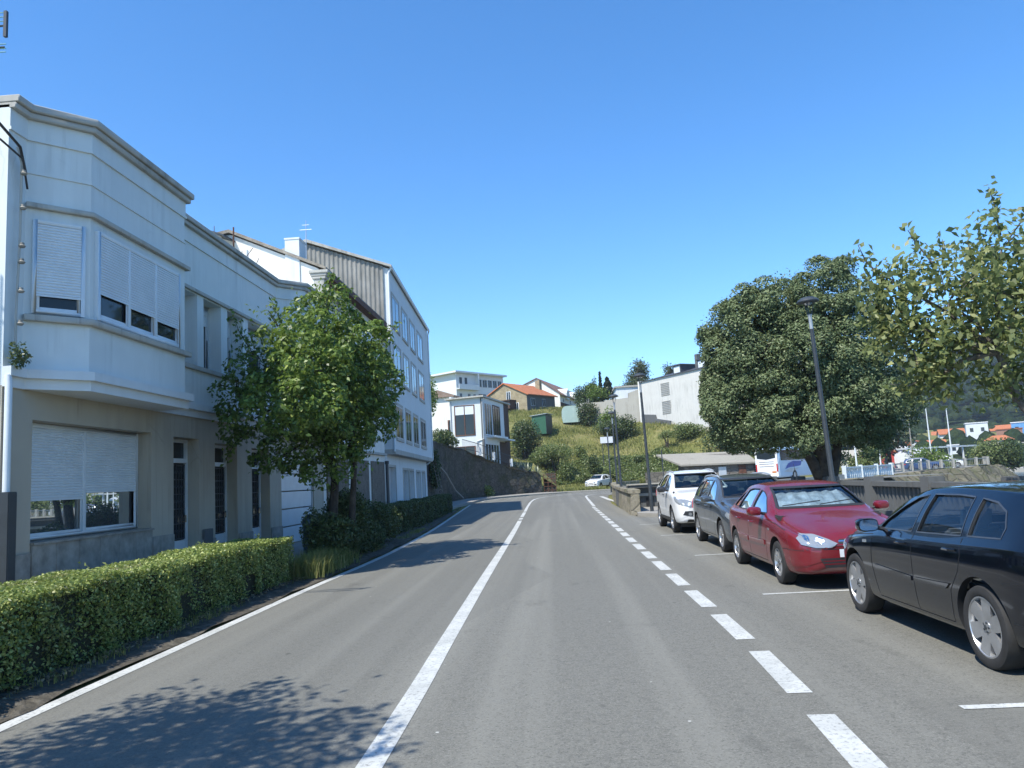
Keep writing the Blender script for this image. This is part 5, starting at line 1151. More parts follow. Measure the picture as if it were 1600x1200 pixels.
def bool_diff(o, cut):
    md = o.modifiers.new('b', 'BOOLEAN'); md.operation = 'DIFFERENCE'; md.solver = 'EXACT'; md.object = cut; md.material_mode = 'TRANSFER'
    dg = bpy.context.evaluated_depsgraph_get(); dg.update(); me = bpy.data.meshes.new_from_object(o.evaluated_get(dg)); o.modifiers.clear(); o.data = me
    bpy.data.objects.remove(cut)

M['redglass'] = glassmat('clear_windscreen', (.80,.86,.86), .7)
def make_car(c, label, loc, rz, group='cars parked along the kerb'):
    L = c['L']; ax = [c['fo'], c['fo']+c['wb']]; Rw = c['R']; W = max(v for _, v in c['W']); tr = W-.105; hL = L/2
    root = thing('parked_car', label, 'car', loc, 0, group); global OFF; OFF = Vector((0,0,0)); root.rotation_euler = (0,0,rz)
    me = car_loft(c, 0, L, m=c['paint'], n=86); body = link('body', me, None)
    bm = bmesh.new(); bm.from_mesh(me); bvh = BVHTree.FromBMesh(bm); bm.free()
    def hit(mode, a, b_, sgn=1):
        if mode == 's': o_, d = Vector((sgn*3, a-hL, b_)), Vector((-sgn,0,0))
        elif mode == 'f': o_, d = Vector((a,-hL-2,b_)), Vector((0,1,0))
        elif mode == 'r': o_, d = Vector((a,hL+2,b_)), Vector((0,-1,0))
        elif mode == 't': o_, d = Vector((a,b_-hL,4)), Vector((0,0,-1))
        else: ang = mode; d = Vector((-sgn*math.sin(ang), math.cos(ang), 0)); ctr = Vector((sgn*W*.8, -hL+.35, b_)); t_ = Vector((math.cos(ang)*sgn, math.sin(ang), 0)); o_ = ctr+t_*a-d*2.5
        p, nrm, _i, _d = bvh.ray_cast(o_, d)
        return (p, nrm) if p is not None else (None, None)
    def decal(name, mode, poly, m, off=.004, sgn=1, grid=.05, skirt=.012, parent=root, smooth=True):
        bm = bmesh.new(); f = bm.faces.new([bm.verts.new((a,b_,0)) for a, b_ in poly])
        for ax_ in (0,1):
            lo, hi = min(p[ax_] for p in poly), max(p[ax_] for p in poly)
            for v in np.arange(lo+grid, hi, grid):
                co_ = [0,0,0]; co_[ax_] = v; no = [0,0,0]; no[ax_] = 1
                bmesh.ops.bisect_plane(bm, geom=bm.verts[:]+bm.edges[:]+bm.faces[:], plane_co=co_, plane_no=no)
        bad = []; nn = {}
        for v in bm.verts:
            p, q = hit(mode, v.co.x, v.co.y, sgn)
            if p is None: bad.append(v); continue
            v.co = p+q*off; nn[v] = q
        if bad: bmesh.ops.delete(bm, geom=bad, context='VERTS')
        if skirt:
            r_ = bmesh.ops.extrude_edge_only(bm, edges=[e for e in bm.edges if e.is_boundary])
            for v in [x for x in r_['geom'] if isinstance(x, bmesh.types.BMVert)]:
                near = min(nn, key=lambda u: (u.co-v.co).length_squared) if nn else None
                if near: v.co = v.co-nn[near]*skirt
        me = bpy.data.meshes.new(name); bmesh.ops.recalc_face_normals(bm, faces=bm.faces); bm.to_mesh(me); bm.free(); me.materials.append(m)
        if smooth: me.polygons.foreach_set('use_smooth',[True]*len(me.polygons)); me.set_sharp_from_angle(angle=R(45))
        return link(name, me, parent)
    def seam(lines, mode, m, wd=.006, off=.0016, name='door_seam', sgns=(1,-1), parent=None):
        for sg in sgns:
            for ln in lines:
                b = MB()
                pts = []
                for (a0,b0),(a1,b1) in zip(ln, ln[1:]):
                    k = max(2, int(math.hypot(a1-a0,b1-b0)/.05))
                    for i in range(k): pts.append((a0+(a1-a0)*i/k, b0+(b1-b0)*i/k))
                pts.append(ln[-1]); pr = []
                for i, (a, e) in enumerate(pts):
                    a2, e2 = pts[min(i+1,len(pts)-1)]; a1, e1 = pts[max(i-1,0)]; tx, ty = a2-a1, e2-e1; l = math.hypot(tx,ty) or 1; nx_, ny_ = -ty/l*wd/2, tx/l*wd/2
                    p, q = hit(mode, a+nx_, e+ny_, sg); p2, q2 = hit(mode, a-nx_, e-ny_, sg)
                    if p is None or p2 is None: continue
                    pr.append((p+q*off, p2+q2*off))
                for (p,p2),(r_,r2) in zip(pr, pr[1:]):
                    if (p-r_).length < .25: b.quad(p, r_, r2, p2)
                if b.f: b.build(name, m, parent or body)
    # cut out cabin, wheel arches and windows
    cab = c['cab']; cme = car_loft(c, cab[0], cab[1], ins=.055, zfl=c['floor'], n=40); cme.materials.append(M['interior']); co_ = bpy.data.objects.new('cut', cme); col.objects.link(co_); bool_diff(body, co_)
    for y in ax:
        for sg in (1,-1):
            b = MB(); Ra = Rw+c.get('arch',.055); b.lathe([(0,0),(Ra,0),(Ra,.42),(0,.42)] if sg > 0 else [(0,0),(Ra,0),(Ra,-.42),(0,-.42)], (sg*(W-.34), y-hL, Rw+.01), 'x', 40)
            bool_diff(body, cutter(b, M['blackplastic']))
    for poly in c['side']:
        b = MB(); b.prismx([(s-hL, z) for s, z in poly], -1.3, 1.3); bool_diff(body, cutter(b, M['blackplastic']))
    b = MB(); b.prismy(c['ws'], -hL+c['wsy'][0], -hL+c['wsy'][1]); bool_diff(body, cutter(b, M['blackplastic']))
    b = MB(); b.prismy(c['rw'], -hL+c['rwy'][0], hL+1); bool_diff(body, cutter(b, M['blackplastic']))
    body.parent = root
    body.data.polygons.foreach_set('use_smooth',[True]*len(body.data.polygons)); body.data.set_sharp_from_angle(angle=R(32))
    # glass
    def grow(p, k):
        cx = sum(q[0] for q in p)/len(p); cy = sum(q[1] for q in p)/len(p); return [(cx+(x-cx)*(1+k/max(.1,abs(x-cx))) if abs(x-cx)>.02 else x, cy+(y-cy)*(1+k/max(.1,abs(y-cy))) if abs(y-cy)>.02 else y) for x, y in p]
    gm = c.get('glass', M['carglass'])
    for poly in c['side']:
        for sg in (1,-1): decal('side_window', 's', grow(poly,.012), gm, -.014, sg, .09, 0)
    decal('windscreen', 'f', grow(c['ws'],.012), c.get('wsglass', gm), -.014, 1, .09, 0); decal('rear_window', 'r', grow(c['rw'],.012), gm, -.014, 1, .09, 0)
    # window surrounds
    for poly in c['side']: seam([list(poly)+[poly[0]]], 's', c.get('trim', M['blackplastic']), .012, .003, 'window_trim')
    if c.get('pillar'): 
        for poly in c['pillar']:
            for sg in (1,-1): decal('door_pillar', 's', poly, M['blackplastic'], .002, sg, .1, 0)
    seam([list(c['ws'])+[c['ws'][0]]], 'f', M['blackplastic'], .03, .003, 'windscreen_seal', (1,)); 
    seam(c['seams'], 's', M['dark'], .008); seam(c.get('fseams', []), 'f', M['dark'], .009, name='panel_gap', sgns=(1,))
    for nm, mode, poly, mt, off, sgs in c['decals']:
        for sg in sgs: decal(nm, mode, poly if mode in ('s',) or not isinstance(mode, str) else [(a*sg, z) for a, z in poly], M[mt] if isinstance(mt, str) else mt, off+(.006 if nm in ('headlight','tail_light') else 0), sg, .028)
    for nm, mode, lines, mt, wd in c.get('strips', []): seam(lines, mode, M[mt] if isinstance(mt, str) else mt, wd, .005, nm, (1,-1) if mode == 's' else (1,), root)
    # wheels
    def wheel_at(y, sg):
        cx = sg*(W-.012); t = MB(); w_ = .20; r = Rw; rr = c['rim']
        prof = [(rr-.01,-w_+.01),(rr,-w_),(r-.035,-w_),(r-.012,-w_+.012),(r,-w_+.035),(r,-.035),(r-.012,-.010),(r-.04,.0),(rr+.012,-.004),(rr,-.012),(rr-.01,-.02)]
        t.lathe([(a, h*sg if sg > 0 else -h) for a, h in prof], (cx, y, Rw), 'x', 40); tyre = t.build('wheel', M['rubber'], root, smooth=True)
        b = MB(); b.lathe([(0,-.09*sg),(rr*.55,-.09*sg),(rr*.9,-.15*sg),(rr*.93,-.19*sg)], (cx, y, Rw), 'x', 24); b.build('rim_well', M['dark'], tyre, smooth=True)
        b = MB(); b.lathe([(rr*.90,-.10*sg),(rr*.93,-.022*sg),(rr*.965,-.008*sg),(rr+.004,-.010*sg),(rr+.002,-.03*sg)], (cx, y, Rw), 'x', 40)
        ns, sw, ty = c['spokes']
        for k in range(ns):
            a = 2*math.pi*k/ns+.3
            for q in ((-1,1) if ty == 'twin' else (0,)):
                a0 = a+q*.12; u = Vector((0,math.cos(a),math.sin(a))); v = Vector((0,-math.sin(a),math.cos(a))); cc = Vector((cx,y,Rw)); X_ = Vector((sg,0,0))
                w0, w1 = sw; r0_, r1_ = rr*.16, rr*.95; sh = v*q*rr*.16
                vs = [cc+u*r0_-v*w0/2+sh*.4-X_*.03, cc+u*r0_+v*w0/2+sh*.4-X_*.03, cc+u*r1_+v*w1/2+sh*1.5-X_*.014, cc+u*r1_-v*w1/2+sh*1.5-X_*.014]
                b.add(vs+[p-X_*.04 for p in vs]+[(vs[0]+vs[3])*.5+v*w0*.5*0+X_*.0+u*0, ], [(0,1,2,3),(0,4,5,1),(1,5,6,2),(2,6,7,3),(3,7,4,0)])
        b.lathe([(0,-.018*sg),(rr*.10,-.018*sg),(rr*.20,-.026*sg),(rr*.24,-.07*sg)], (cx, y, Rw), 'x', 20)
        b.build('rim', c.get('rimmat', M['alloy']), tyre, smooth=True)
        b = MB()
        for k in range(5): a = 2*math.pi*k/5; b.lathe([(0,-.016*sg),(.010,-.018*sg),(.010,-.04*sg)], (cx, y+math.cos(a)*rr*.155, Rw+math.sin(a)*rr*.155), 'x', 6)
        b.lathe([(0,-.012*sg),(rr*.085,-.014*sg),(rr*.09,-.02*sg)], (cx,y,Rw), 'x', 12); b.build('hub_cap', M['darkmetal'], tyre)
    for y in ax:
        for sg in (1,-1): wheel_at(y-hL, sg)
    # underbody, interior
    b = MB(); b.box(-W*.8,W*.8,-hL+.45,hL-.35,.17,.30); b.build('underbody', M['blackplastic'], root)
    sy = c['seat']; zf = c['floor']
    for y in (sy, sy+.88):
        for x in (-.37,.37) if y == sy else (-.42,0,.42):
            b = MB(); y0 = y-hL; w_ = .25 if y == sy else .2
            b.prismx([(y0-.25,zf+.0),(y0+.22,zf+.0),(y0+.42,zf+.58),(y0+.33,zf+.60),(y0+.12,zf+.16),(y0-.25,zf+.18)], x-w_, x+w_)
            b.prismx([(y0+.36,zf+.60),(y0+.47,zf+.60),(y0+.50,zf+.78),(y0+.41,zf+.79)], x-.13, x+.13); b.build('seat', c.get('seatmat', M['interior2']), root, bevel=.03)
    y0 = c['dash']-hL; b = MB(); b.prismx([(y0-.5,zf),(y0+.28,zf),(y0+.30,c['dashz']-.12),(y0+.18,c['dashz']),(y0-.5,c['dashz']-.03)], -W+.12, W-.12); b.build('dashboard', M['interior'], root, bevel=.02)
    b = MB(frame((.37,y0+.42,c['dashz']-.05),(1,0,0),(0,.35,.94),(0,-.94,.35))); b.lathe([(.185,-.012),(.20,0),(.185,.012),(.17,0),(.185,-.012)], (0,0,0), 'z', 20); b.box(-.17,.17,-.02,.02,-.01,.01); b.build('steering_wheel', M['blackplastic'], root, smooth=True)
    # mirrors
    for sg in (1,-1):
        my, mz, ms = c['mir']; p, q = hit('s', my, mz-.05, sg); px = abs(p.x) if p is not None else W-.06
        b = MB(); y1 = my-hL; prof = []
        for k in range(14):
            a = 2*math.pi*k/14; prof.append((math.copysign(abs(math.cos(a))**.6, math.cos(a)), math.copysign(abs(math.sin(a))**.6, math.sin(a))))
        rings = [(-.105,.35),(-.095,.75),(-.06,.95),(-.01,1.0),(.03,1.0),(.045,.95)]; V = []; F = []
        for yy, sc_ in rings:
            for a, e in prof: V.append((sg*(px+.155*ms+a*.105*ms*sc_), y1+yy*ms, mz+.01+e*.068*ms*sc_))
        for i in range(len(rings)-1):
            for j in range(14): F.append((i*14+j, i*14+(j+1)%14, (i+1)*14+(j+1)%14, (i+1)*14+j))
        F += [tuple(range(14)), tuple(range(5*14,6*14))[::-1]]; b.add(V, F); mo = b.build('wing_mirror', c.get('mirmat', c['paint']), root, smooth=True)
        b = MB(); b.add([(sg*(px+.155*ms+a*.092*ms), y1+.047*ms, mz+.01+e*.055*ms) for a, e in prof], [tuple(range(14))]); b.build('mirror_glass', M['chrome'], mo)
        b = MB(); b.tube([(sg*(px-.03), y1, mz-.045), (sg*(px+.07*ms), y1, mz-.02)], .022, 6); b.build('mirror_arm', M['blackplastic'], mo)
    # handles
    for (s, z) in c['handles']:
        for sg in (1,-1):
            p, q = hit('s', s, z, sg)
            if p is None: continue
            b = MB(); b.tube([p+Vector((-sg*.004,-.09,0)), p+Vector((sg*.028,-.06,.004)), p+Vector((sg*.03,.04,.006)), p+Vector((-sg*.004,.08,.004))], [.010,.012,.013,.010], 6); b.build('door_handle', c.get('handlemat', c['paint']), root, smooth=True)
    # wipers
    b = MB()
    for x0, x1 in c.get('wip', []):
        pts = []
        for k in range(8):
            t = k/7; x = x0+(x1-x0)*t; p, q = hit('f', x, c['ws'][0][1]+.015+.05*math.sin(t*math.pi)*0+.05*t)
            if p is not None: pts.append(p+q*.018)
        if len(pts) > 2: b.tube(pts, .008, 5)
    if b.f: b.build('wiper', M['blackplastic'], root)
    if c.get('aerial'): p, q = hit('t', 0, c['aerial']); b = MB(); b.tube([p, p+Vector((0,.12,.28))], [.006,.003], 5); b.build('aerial', M['blackplastic'], root)
    if c.get('rails'):
        b = MB()
        for sg in (1,-1):
            pts = []
            for s in np.linspace(*c['rails'], 14):
                r_ = float(pchip(*zip(*c['rt']), s)); p, q = hit('t', sg*(r_-.05), s)
                if p is not None: pts.append(p+Vector((0,0,.028)))
            b.tube(pts, .018, 6); b.build('roof_rail', M['alu'], root, smooth=True); b = MB()
    return root, hit, decal, seam

M['interior'] = plain("dark_cabin_trim", (.025,.026,.028), .8); M['interior2'] = plain("grey_seat_cloth", (.16,.17,.175), .9)
M['lens'] = paneglass("clear_lamp_lens", (.30,.32,.33), .06, .35)
M['red_lens'] = paneglass("red_lamp_lens", (.45,.01,.012), .08); M['amber'] = plain("amber_lens", (.5,.16,.02), .2)
M['trimgrey'] = plain('satin_window_trim', (.10,.11,.12), .35, metal=.6)
M['plate'] = plain("blank_pale_plate", (.62,.64,.67), .5, var=.04)
M['sunshade'] = plain("silver_sunshade", (.50,.60,.68), .3, metal=.5, var=.35, scale=5, bump=.5, fine=4)
M['creased'] = M['sunshade']
P_BLACK = paintmat("black_car_paint", (.0025,.004,.008), .1, dirt=.015, coat=.6); P_RED = paintmat("red_car_paint", (.135,.008,.014), .25, coat=.55); P_GREY = paintmat("grey_car_paint", (.085,.10,.115), .25, metal=.4); P_WHITE = paintmat("white_car_paint", (.72,.73,.73), .25)
M['pred'] = P_RED; M['pblack'] = P_BLACK; M['pwhite'] = P_WHITE

def sk(pts, sg=1): return pts
M['clearglass'] = glassmat('clear_car_glass', (.86,.9,.9), .6)
BLACK = dict(glass=M['clearglass'], L=4.29, wb=2.578, fo=.87, R=.322, rim=.232, paint=P_BLACK, spokes=(6,(.105,.135),'one'),
  W=[(0,.40),(.04,.52),(.12,.64),(.30,.765),(.6,.855),(.9,.88),(1.4,.882),(3.2,.88),(3.8,.865),(4.1,.82),(4.22,.77),(4.29,.68)],
  zb=[(0,.30),(.1,.22),(.5,.19),(3.7,.20),(4.1,.27),(4.29,.36)],
  zs=[(0,.58),(.1,.66),(.3,.75),(.8,.84),(1.25,.90),(1.6,.925),(3.0,.965),(3.9,.985),(4.15,.95),(4.24,.82),(4.29,.66)],
  zt=[(0,.60),(.08,.69),(.25,.79),(.6,.90),(1.0,.965),(1.25,.995),(1.6,1.19),(1.95,1.345),(2.3,1.405),(2.8,1.42),(3.4,1.405),(3.85,1.355),(3.98,1.30),(4.12,1.08),(4.22,.92),(4.29,.70)],
  rt=[(0,.50),(.2,.64),(.6,.73),(1.2,.74),(1.6,.665),(2.0,.59),(2.6,.585),(3.5,.57),(3.95,.55),(4.12,.62),(4.29,.56)],
  cr=[(0,.02),(.3,.05),(1.0,.055),(1.3,.045),(2.0,.05),(3.8,.05),(4.1,.05),(4.29,.02)],
  cab=(1.25,4.02), floor=.42, side=[[(1.50,.968),(1.60,1.055),(1.85,1.20),(2.08,1.285),(2.30,1.315),(2.27,.980)],[(2.37,.982),(2.40,1.322),(2.85,1.327),(3.10,1.315),(3.16,1.005)],[(3.26,1.010),(3.22,1.307),(3.45,1.28),(3.62,1.215),(3.72,1.10),(3.72,1.022)]],
  ws=[(-.66,1.03),(.66,1.03),(.55,1.32),(-.55,1.32)], wsy=(0,2.15), rw=[(-.56,1.04),(.56,1.04),(.47,1.29),(-.47,1.29)], rwy=(3.7,0),
  seat=2.15, dash=1.6, dashz=.97, mir=(1.62,1.0,1.0), mirmat=P_BLACK, handles=[(2.12,.865),(3.05,.885)], wip=[(-.5,.1),(.1,.6)],
  trim=M['trimgrey'],
  seams=[[(1.42,.90),(1.40,.60),(1.48,.30)],[(2.33,.975),(2.34,.6),(2.35,.27)],[(3.20,.99),(3.22,.85),(3.17,.72),(3.02,.55),(2.98,.28)],[(1.47,.275),(2.97,.275)],[(.22,.60),(.42,.70),(.55,.72)],[(1.42,.9),(1.0,.87),(.45,.80)],[(3.85,.42),(4.28,.42)],[(3.78,.70),(4.25,.76)]],
  fseams=[[(-.6,.70),(.6,.70)]],
  decals=[('tail_light','s',[(4.12,.70),(4.24,.72),(4.24,.88),(4.12,.89)],'red_lens',.004,(1,-1)),('tail_light','r',[(.45,.72),(.80,.72),(.80,.88),(.48,.88)],'red_lens',.004,(1,-1)),
          ('headlight','s',[(.05,.58),(.42,.68),(.38,.76),(.1,.68)],'lens',.004,(1,-1)),('headlight','f',[(.34,.60),(.66,.62),(.66,.72),(.36,.70)],'lens',.004,(1,-1)),
          ('side_repeater','s',[(1.18,.795),(1.27,.80),(1.27,.83),(1.18,.825)],'lens',.006,(1,-1)),('number_plate','r',[(-.26,.78),(.26,.78),(.26,.90),(-.26,.90)],'plate',.006,(1,)),
          ('rubbing_strip','s',[(1.50,.545),(2.31,.535),(2.31,.575),(1.50,.60)],P_BLACK,.012,(1,-1)),('rubbing_strip','s',[(2.37,.535),(2.95,.55),(3.02,.60),(2.37,.575)],P_BLACK,.012,(1,-1))],
  seatmat=M['interior2'])
RED = dict(wsglass=M['redglass'], L=4.19, wb=2.54, fo=.86, R=.300, rim=.190, paint=P_RED, spokes=(8,(.05,.04),'one'), mirmat=P_RED,
  W=[(0,.50),(.05,.62),(.15,.73),(.35,.81),(.7,.845),(1.4,.852),(3.2,.85),(3.7,.835),(4.0,.79),(4.13,.73),(4.19,.64)],
  zb=[(0,.30),(.1,.21),(.5,.18),(3.6,.20),(4.0,.27),(4.19,.36)],
  zs=[(0,.56),(.1,.63),(.3,.72),(.8,.83),(1.2,.89),(1.6,.92),(3.0,.95),(3.8,.955),(4.05,.92),(4.15,.80),(4.19,.66)],
  zt=[(0,.58),(.06,.66),(.2,.74),(.5,.84),(.9,.93),(1.18,.985),(1.5,1.14),(1.85,1.31),(2.2,1.39),(2.7,1.405),(3.2,1.37),(3.6,1.27),(3.9,1.12),(4.05,1.03),(4.13,.90),(4.19,.70)],
  rt=[(0,.42),(.2,.60),(.6,.68),(1.1,.70),(1.6,.635),(1.95,.575),(2.6,.57),(3.3,.56),(3.8,.58),(4.05,.62),(4.19,.54)],
  cr=[(0,.02),(.3,.06),(.9,.07),(1.2,.05),(2.0,.05),(3.4,.05),(4.0,.04),(4.19,.02)],
  cab=(1.18,3.85), floor=.40, side=[[(1.46,.962),(1.62,1.06),(1.82,1.175),(2.02,1.25),(2.24,1.29),(2.30,.975)],[(2.40,.978),(2.33,1.30),(2.75,1.302),(3.02,1.275),(3.20,1.00),(3.17,.985)],[(3.27,1.0),(3.13,1.245),(3.36,1.18),(3.55,1.05),(3.57,1.01)]],
  ws=[(-.64,1.03),(.64,1.03),(.535,1.315),(-.535,1.315)], wsy=(0,2.05), rw=[(-.54,1.05),(.54,1.05),(.46,1.27),(-.46,1.27)], rwy=(3.2,0),
  seat=2.1, dash=1.5, dashz=.96, mir=(1.52,.985,1.0), handles=[(2.18,.80),(3.02,.82)], wip=[(-.56,.02),(-.02,.52)], aerial=2.35, handlemat=P_RED,
  seams=[[(1.36,.90),(1.33,.62),(1.40,.30)],[(2.36,.96),(2.38,.6),(2.38,.27)],[(3.22,.97),(3.24,.82),(3.14,.70),(3.0,.55),(2.95,.28)],[(1.40,.27),(2.95,.27)],[(0.1,.52),(.5,.53),(.56,.52)],[(1.36,.88),(.9,.84),(.5,.77)]],
  fseams=[[(-.62,.70),(-.60,.62),(-.3,.575),(.3,.575),(.60,.62),(.62,.70)],[(-.7,.535),(.7,.535)]],
  decals=[('headlight','f',[(.27,.60),(.36,.555),(.55,.56),(.70,.60),(.735,.68),(.66,.735),(.52,.72),(.38,.66)],'lens',.006,(1,-1)),
          ('lamp_bowl','f',[(.62+.045*math.cos(k*.628), .675+.042*math.sin(k*.628)) for k in range(10)],'chrome',.014,(1,-1)),('lamp_bowl','f',[(.48+.05*math.cos(k*.628), .64+.045*math.sin(k*.628)) for k in range(10)],'chrome',.014,(1,-1)),
          ('grille','f',[(-.26,.60),(.26,.60),(.23,.655),(-.23,.655)],'dark',.004,(1,)),('lower_grille','f',[(-.45,.30),(.45,.30),(.52,.42),(-.52,.42)],'dark',.004,(1,)),
          ('number_plate','f',[(-.26,.43),(.26,.43),(.26,.53),(-.26,.53)],'plate',.014,(1,)),
          ('side_repeater','s',[(1.14,.73),(1.22,.735),(1.22,.765),(1.14,.76)],'lens',.006,(1,-1)),
          ('tail_light','r',[(.42,.68),(.74,.68),(.74,.86),(.46,.86)],'red_lens',.004,(1,-1)),
          ('rubbing_strip','s',[(1.42,.50),(2.33,.49),(2.33,.56),(1.42,.57)],P_RED,.014,(1,-1)),('rubbing_strip','s',[(2.42,.49),(2.96,.50),(3.02,.57),(2.42,.56)],P_RED,.014,(1,-1))],
  strips=[('chrome_chevron','f',[[(-.25,.632),(-.085,.632),(0,.665),(.085,.632),(.25,.632)]],'chrome',.016),('chrome_chevron','f',[[(-.10,.60),(0,.637),(.10,.60)]],'chrome',.016),
          ('grille_bar','f',[[(-.47,.345),(.47,.345)],[(-.49,.385),(.49,.385)]],P_RED,.014)])
GREY = dict(L=4.35, wb=2.60, fo=.88, R=.315, rim=.215, paint=P_GREY, spokes=(5,(.05,.06),'twin'), mirmat=P_GREY,
  W=[(0,.55),(.05,.66),(.14,.76),(.35,.84),(.75,.875),(1.4,.88),(3.4,.88),(3.95,.86),(4.2,.82),(4.35,.72)],
  zb=[(0,.28),(.1,.22),(.5,.20),(3.8,.21),(4.2,.28),(4.35,.38)],
  zs=[(0,.60),(.1,.68),(.3,.78),(.8,.88),(1.2,.94),(1.6,.965),(3.0,.99),(3.9,1.0),(4.2,.98),(4.35,.72)],
  zt=[(0,.62),(.08,.72),(.25,.82),(.6,.94),(1.0,1.0),(1.2,1.03),(1.55,1.23),(1.95,1.43),(2.3,1.50),(2.8,1.52),(3.5,1.505),(3.95,1.46),(4.1,1.38),(4.22,1.15),(4.30,.98),(4.35,.76)],
  rt=[(0,.48),(.2,.63),(.6,.72),(1.15,.73),(1.6,.655),(2.0,.60),(2.6,.595),(3.7,.58),(4.05,.565),(4.22,.62),(4.35,.56)],
  cr=[(0,.02),(.3,.06),(1.0,.06),(1.3,.045),(2.0,.05),(3.8,.05),(4.2,.05),(4.35,.02)],
  cab=(1.22,4.12), floor=.45, side=[[(1.5,1.005),(1.65,1.13),(1.9,1.30),(2.12,1.39),(2.3,1.41),(2.3,1.015)],[(2.4,1.018),(2.4,1.415),(3.0,1.415),(3.2,1.40),(3.25,1.03)],[(3.35,1.035),(3.30,1.39),(3.7,1.35),(3.9,1.2),(3.9,1.06)]],
  ws=[(-.66,1.065),(.66,1.065),(.555,1.42),(-.555,1.42)], wsy=(0,2.2), rw=[(-.57,1.1),(.57,1.1),(.49,1.4),(-.49,1.4)], rwy=(3.8,0),
  seat=2.15, dash=1.55, dashz=1.0, mir=(1.60,1.03,1.0), handles=[(2.15,.88),(3.1,.90)], wip=[(-.5,.05),(.05,.55)], aerial=3.6, rails=(2.1,3.9), trim=M['trimgrey'],
  seams=[[(1.4,.93),(1.38,.62),(1.46,.32)],[(2.35,1.0),(2.36,.6),(2.37,.29)],[(3.28,1.0),(3.26,.80),(3.05,.58),(3.0,.3)],[(1.46,.29),(3.0,.29)]],
  decals=[('headlight','f',[(.36,.62),(.68,.64),(.72,.76),(.40,.70)],'lens',.004,(1,-1)),('headlight','s',[(.06,.60),(.45,.74),(.40,.80),(.1,.72)],'lens',.004,(1,-1)),('grille','f',[(-.3,.60),(.3,.60),(.33,.68),(-.33,.68)],'dark',.004,(1,)),('lower_grille','f',[(-.5,.30),(.5,.30),(.5,.44),(-.5,.44)],'dark',.004,(1,)),('number_plate','f',[(-.26,.46),(.26,.46),(.26,.56),(-.26,.56)],'plate',.012,(1,)),('tail_light','s',[(4.0,.75),(4.26,.77),(4.26,.98),(4.05,.98)],'red_lens',.004,(1,-1))])
WHITE = dict(L=4.41, wb=2.64, fo=.88, R=.350, rim=.225, paint=P_WHITE, spokes=(5,(.05,.06),'twin'), mirmat=M['blackplastic'], handlemat=M['blackplastic'],
  W=[(0,.60),(.05,.72),(.14,.80),(.35,.87),(.75,.905),(1.4,.908),(3.4,.905),(3.95,.88),(4.2,.84),(4.36,.78),(4.41,.70)],
  zb=[(0,.38),(.1,.30),(.5,.26),(3.8,.27),(4.2,.34),(4.41,.42)],
  zs=[(0,.72),(.1,.82),(.3,.92),(.8,1.02),(1.2,1.06),(1.6,1.08),(2.6,1.13),(3.4,1.18),(4.0,1.20),(4.25,1.14),(4.41,.85)],
  zt=[(0,.76),(.08,.86),(.25,.97),(.6,1.07),(1.0,1.12),(1.2,1.15),(1.55,1.36),(1.95,1.57),(2.3,1.635),(2.8,1.66),(3.4,1.645),(3.95,1.59),(4.12,1.50),(4.26,1.28),(4.36,1.10),(4.41,.9)],
  rt=[(0,.54),(.2,.66),(.6,.745),(1.15,.755),(1.6,.68),(2.0,.62),(2.6,.615),(3.7,.59),(4.05,.575),(4.26,.62),(4.41,.58)],
  cr=[(0,.02),(.3,.06),(1.0,.06),(1.3,.045),(2.0,.05),(3.8,.05),(4.2,.05),(4.41,.02)],
  cab=(1.22,4.12), floor=.55, side=[[(1.52,1.125),(1.7,1.27),(1.95,1.43),(2.15,1.515),(2.32,1.54),(2.32,1.15)],[(2.42,1.155),(2.42,1.548),(2.9,1.55),(3.15,1.525),(3.3,1.21)],[(3.4,1.225),(3.3,1.50),(3.6,1.45),(3.82,1.27)]],
  ws=[(-.68,1.185),(.68,1.185),(.575,1.555),(-.575,1.555)], wsy=(0,2.2), rw=[(-.57,1.22),(.57,1.22),(.49,1.48),(-.49,1.48)], rwy=(3.8,0),
  seat=2.15, dash=1.55, dashz=1.12, mir=(1.58,1.15,1.15), handles=[(2.15,1.0),(3.1,1.06)], wip=[(-.5,.05),(.05,.55)], rails=(2.15,3.8),
  seams=[[(1.42,1.05),(1.38,.72),(1.46,.40)],[(2.37,1.12),(2.38,.7),(2.39,.38)],[(3.35,1.18),(3.30,.95),(3.05,.72),(3.0,.4)],[(1.46,.38),(3.0,.38)]],
  decals=[('headlight','f',[(.30,.74),(.52,.70),(.74,.76),(.80,.90),(.62,.90),(.36,.80)],'lens',.005,(1,-1)),('headlight','s',[(.1,.76),(.35,.86),(.55,.98),(.42,.96),(.12,.86)],'lens',.005,(1,-1)),
          ('grille','f',[(-.28,.66),(.28,.66),(.20,.74),(-.20,.74)],'dark',.004,(1,)),('lower_grille','f',[(-.36,.52),(.36,.52),(.30,.62),(-.30,.62)],'dark',.004,(1,)),
          ('fog_lamp_recess','f',[(.42,.44),(.72,.50),(.66,.60),(.46,.60)],'blackplastic',.004,(1,-1)),('fog_lamp','f',[(.50,.49),(.54,.47),(.58,.49),(.59,.53),(.56,.565),(.51,.555),(.49,.52)],'lens',.012,(1,-1)),
          ('sill_cladding','s',[(1.28,.285),(3.10,.285),(3.16,.40),(1.22,.40)],'blackplastic',.006,(1,-1)),('number_plate','f',[(-.26,.56),(.26,.56),(.26,.67),(-.26,.67)],'plate',.012,(1,)),
          ('bumper_base','f',[(-.62,.31),(.62,.31),(.60,.38),(-.60,.38)],'blackplastic',.006,(1,)),('tail_light','s',[(4.05,.92),(4.3,.95),(4.28,1.12),(4.08,1.1)],'red_lens',.004,(1,-1))])
XS = 3.20
c1, *_ = make_car(BLACK, 'black five-door hatchback seen from its side, nearest at the right edge', (XS+.88, 5.52+.0+4.29/2, 0), math.pi)
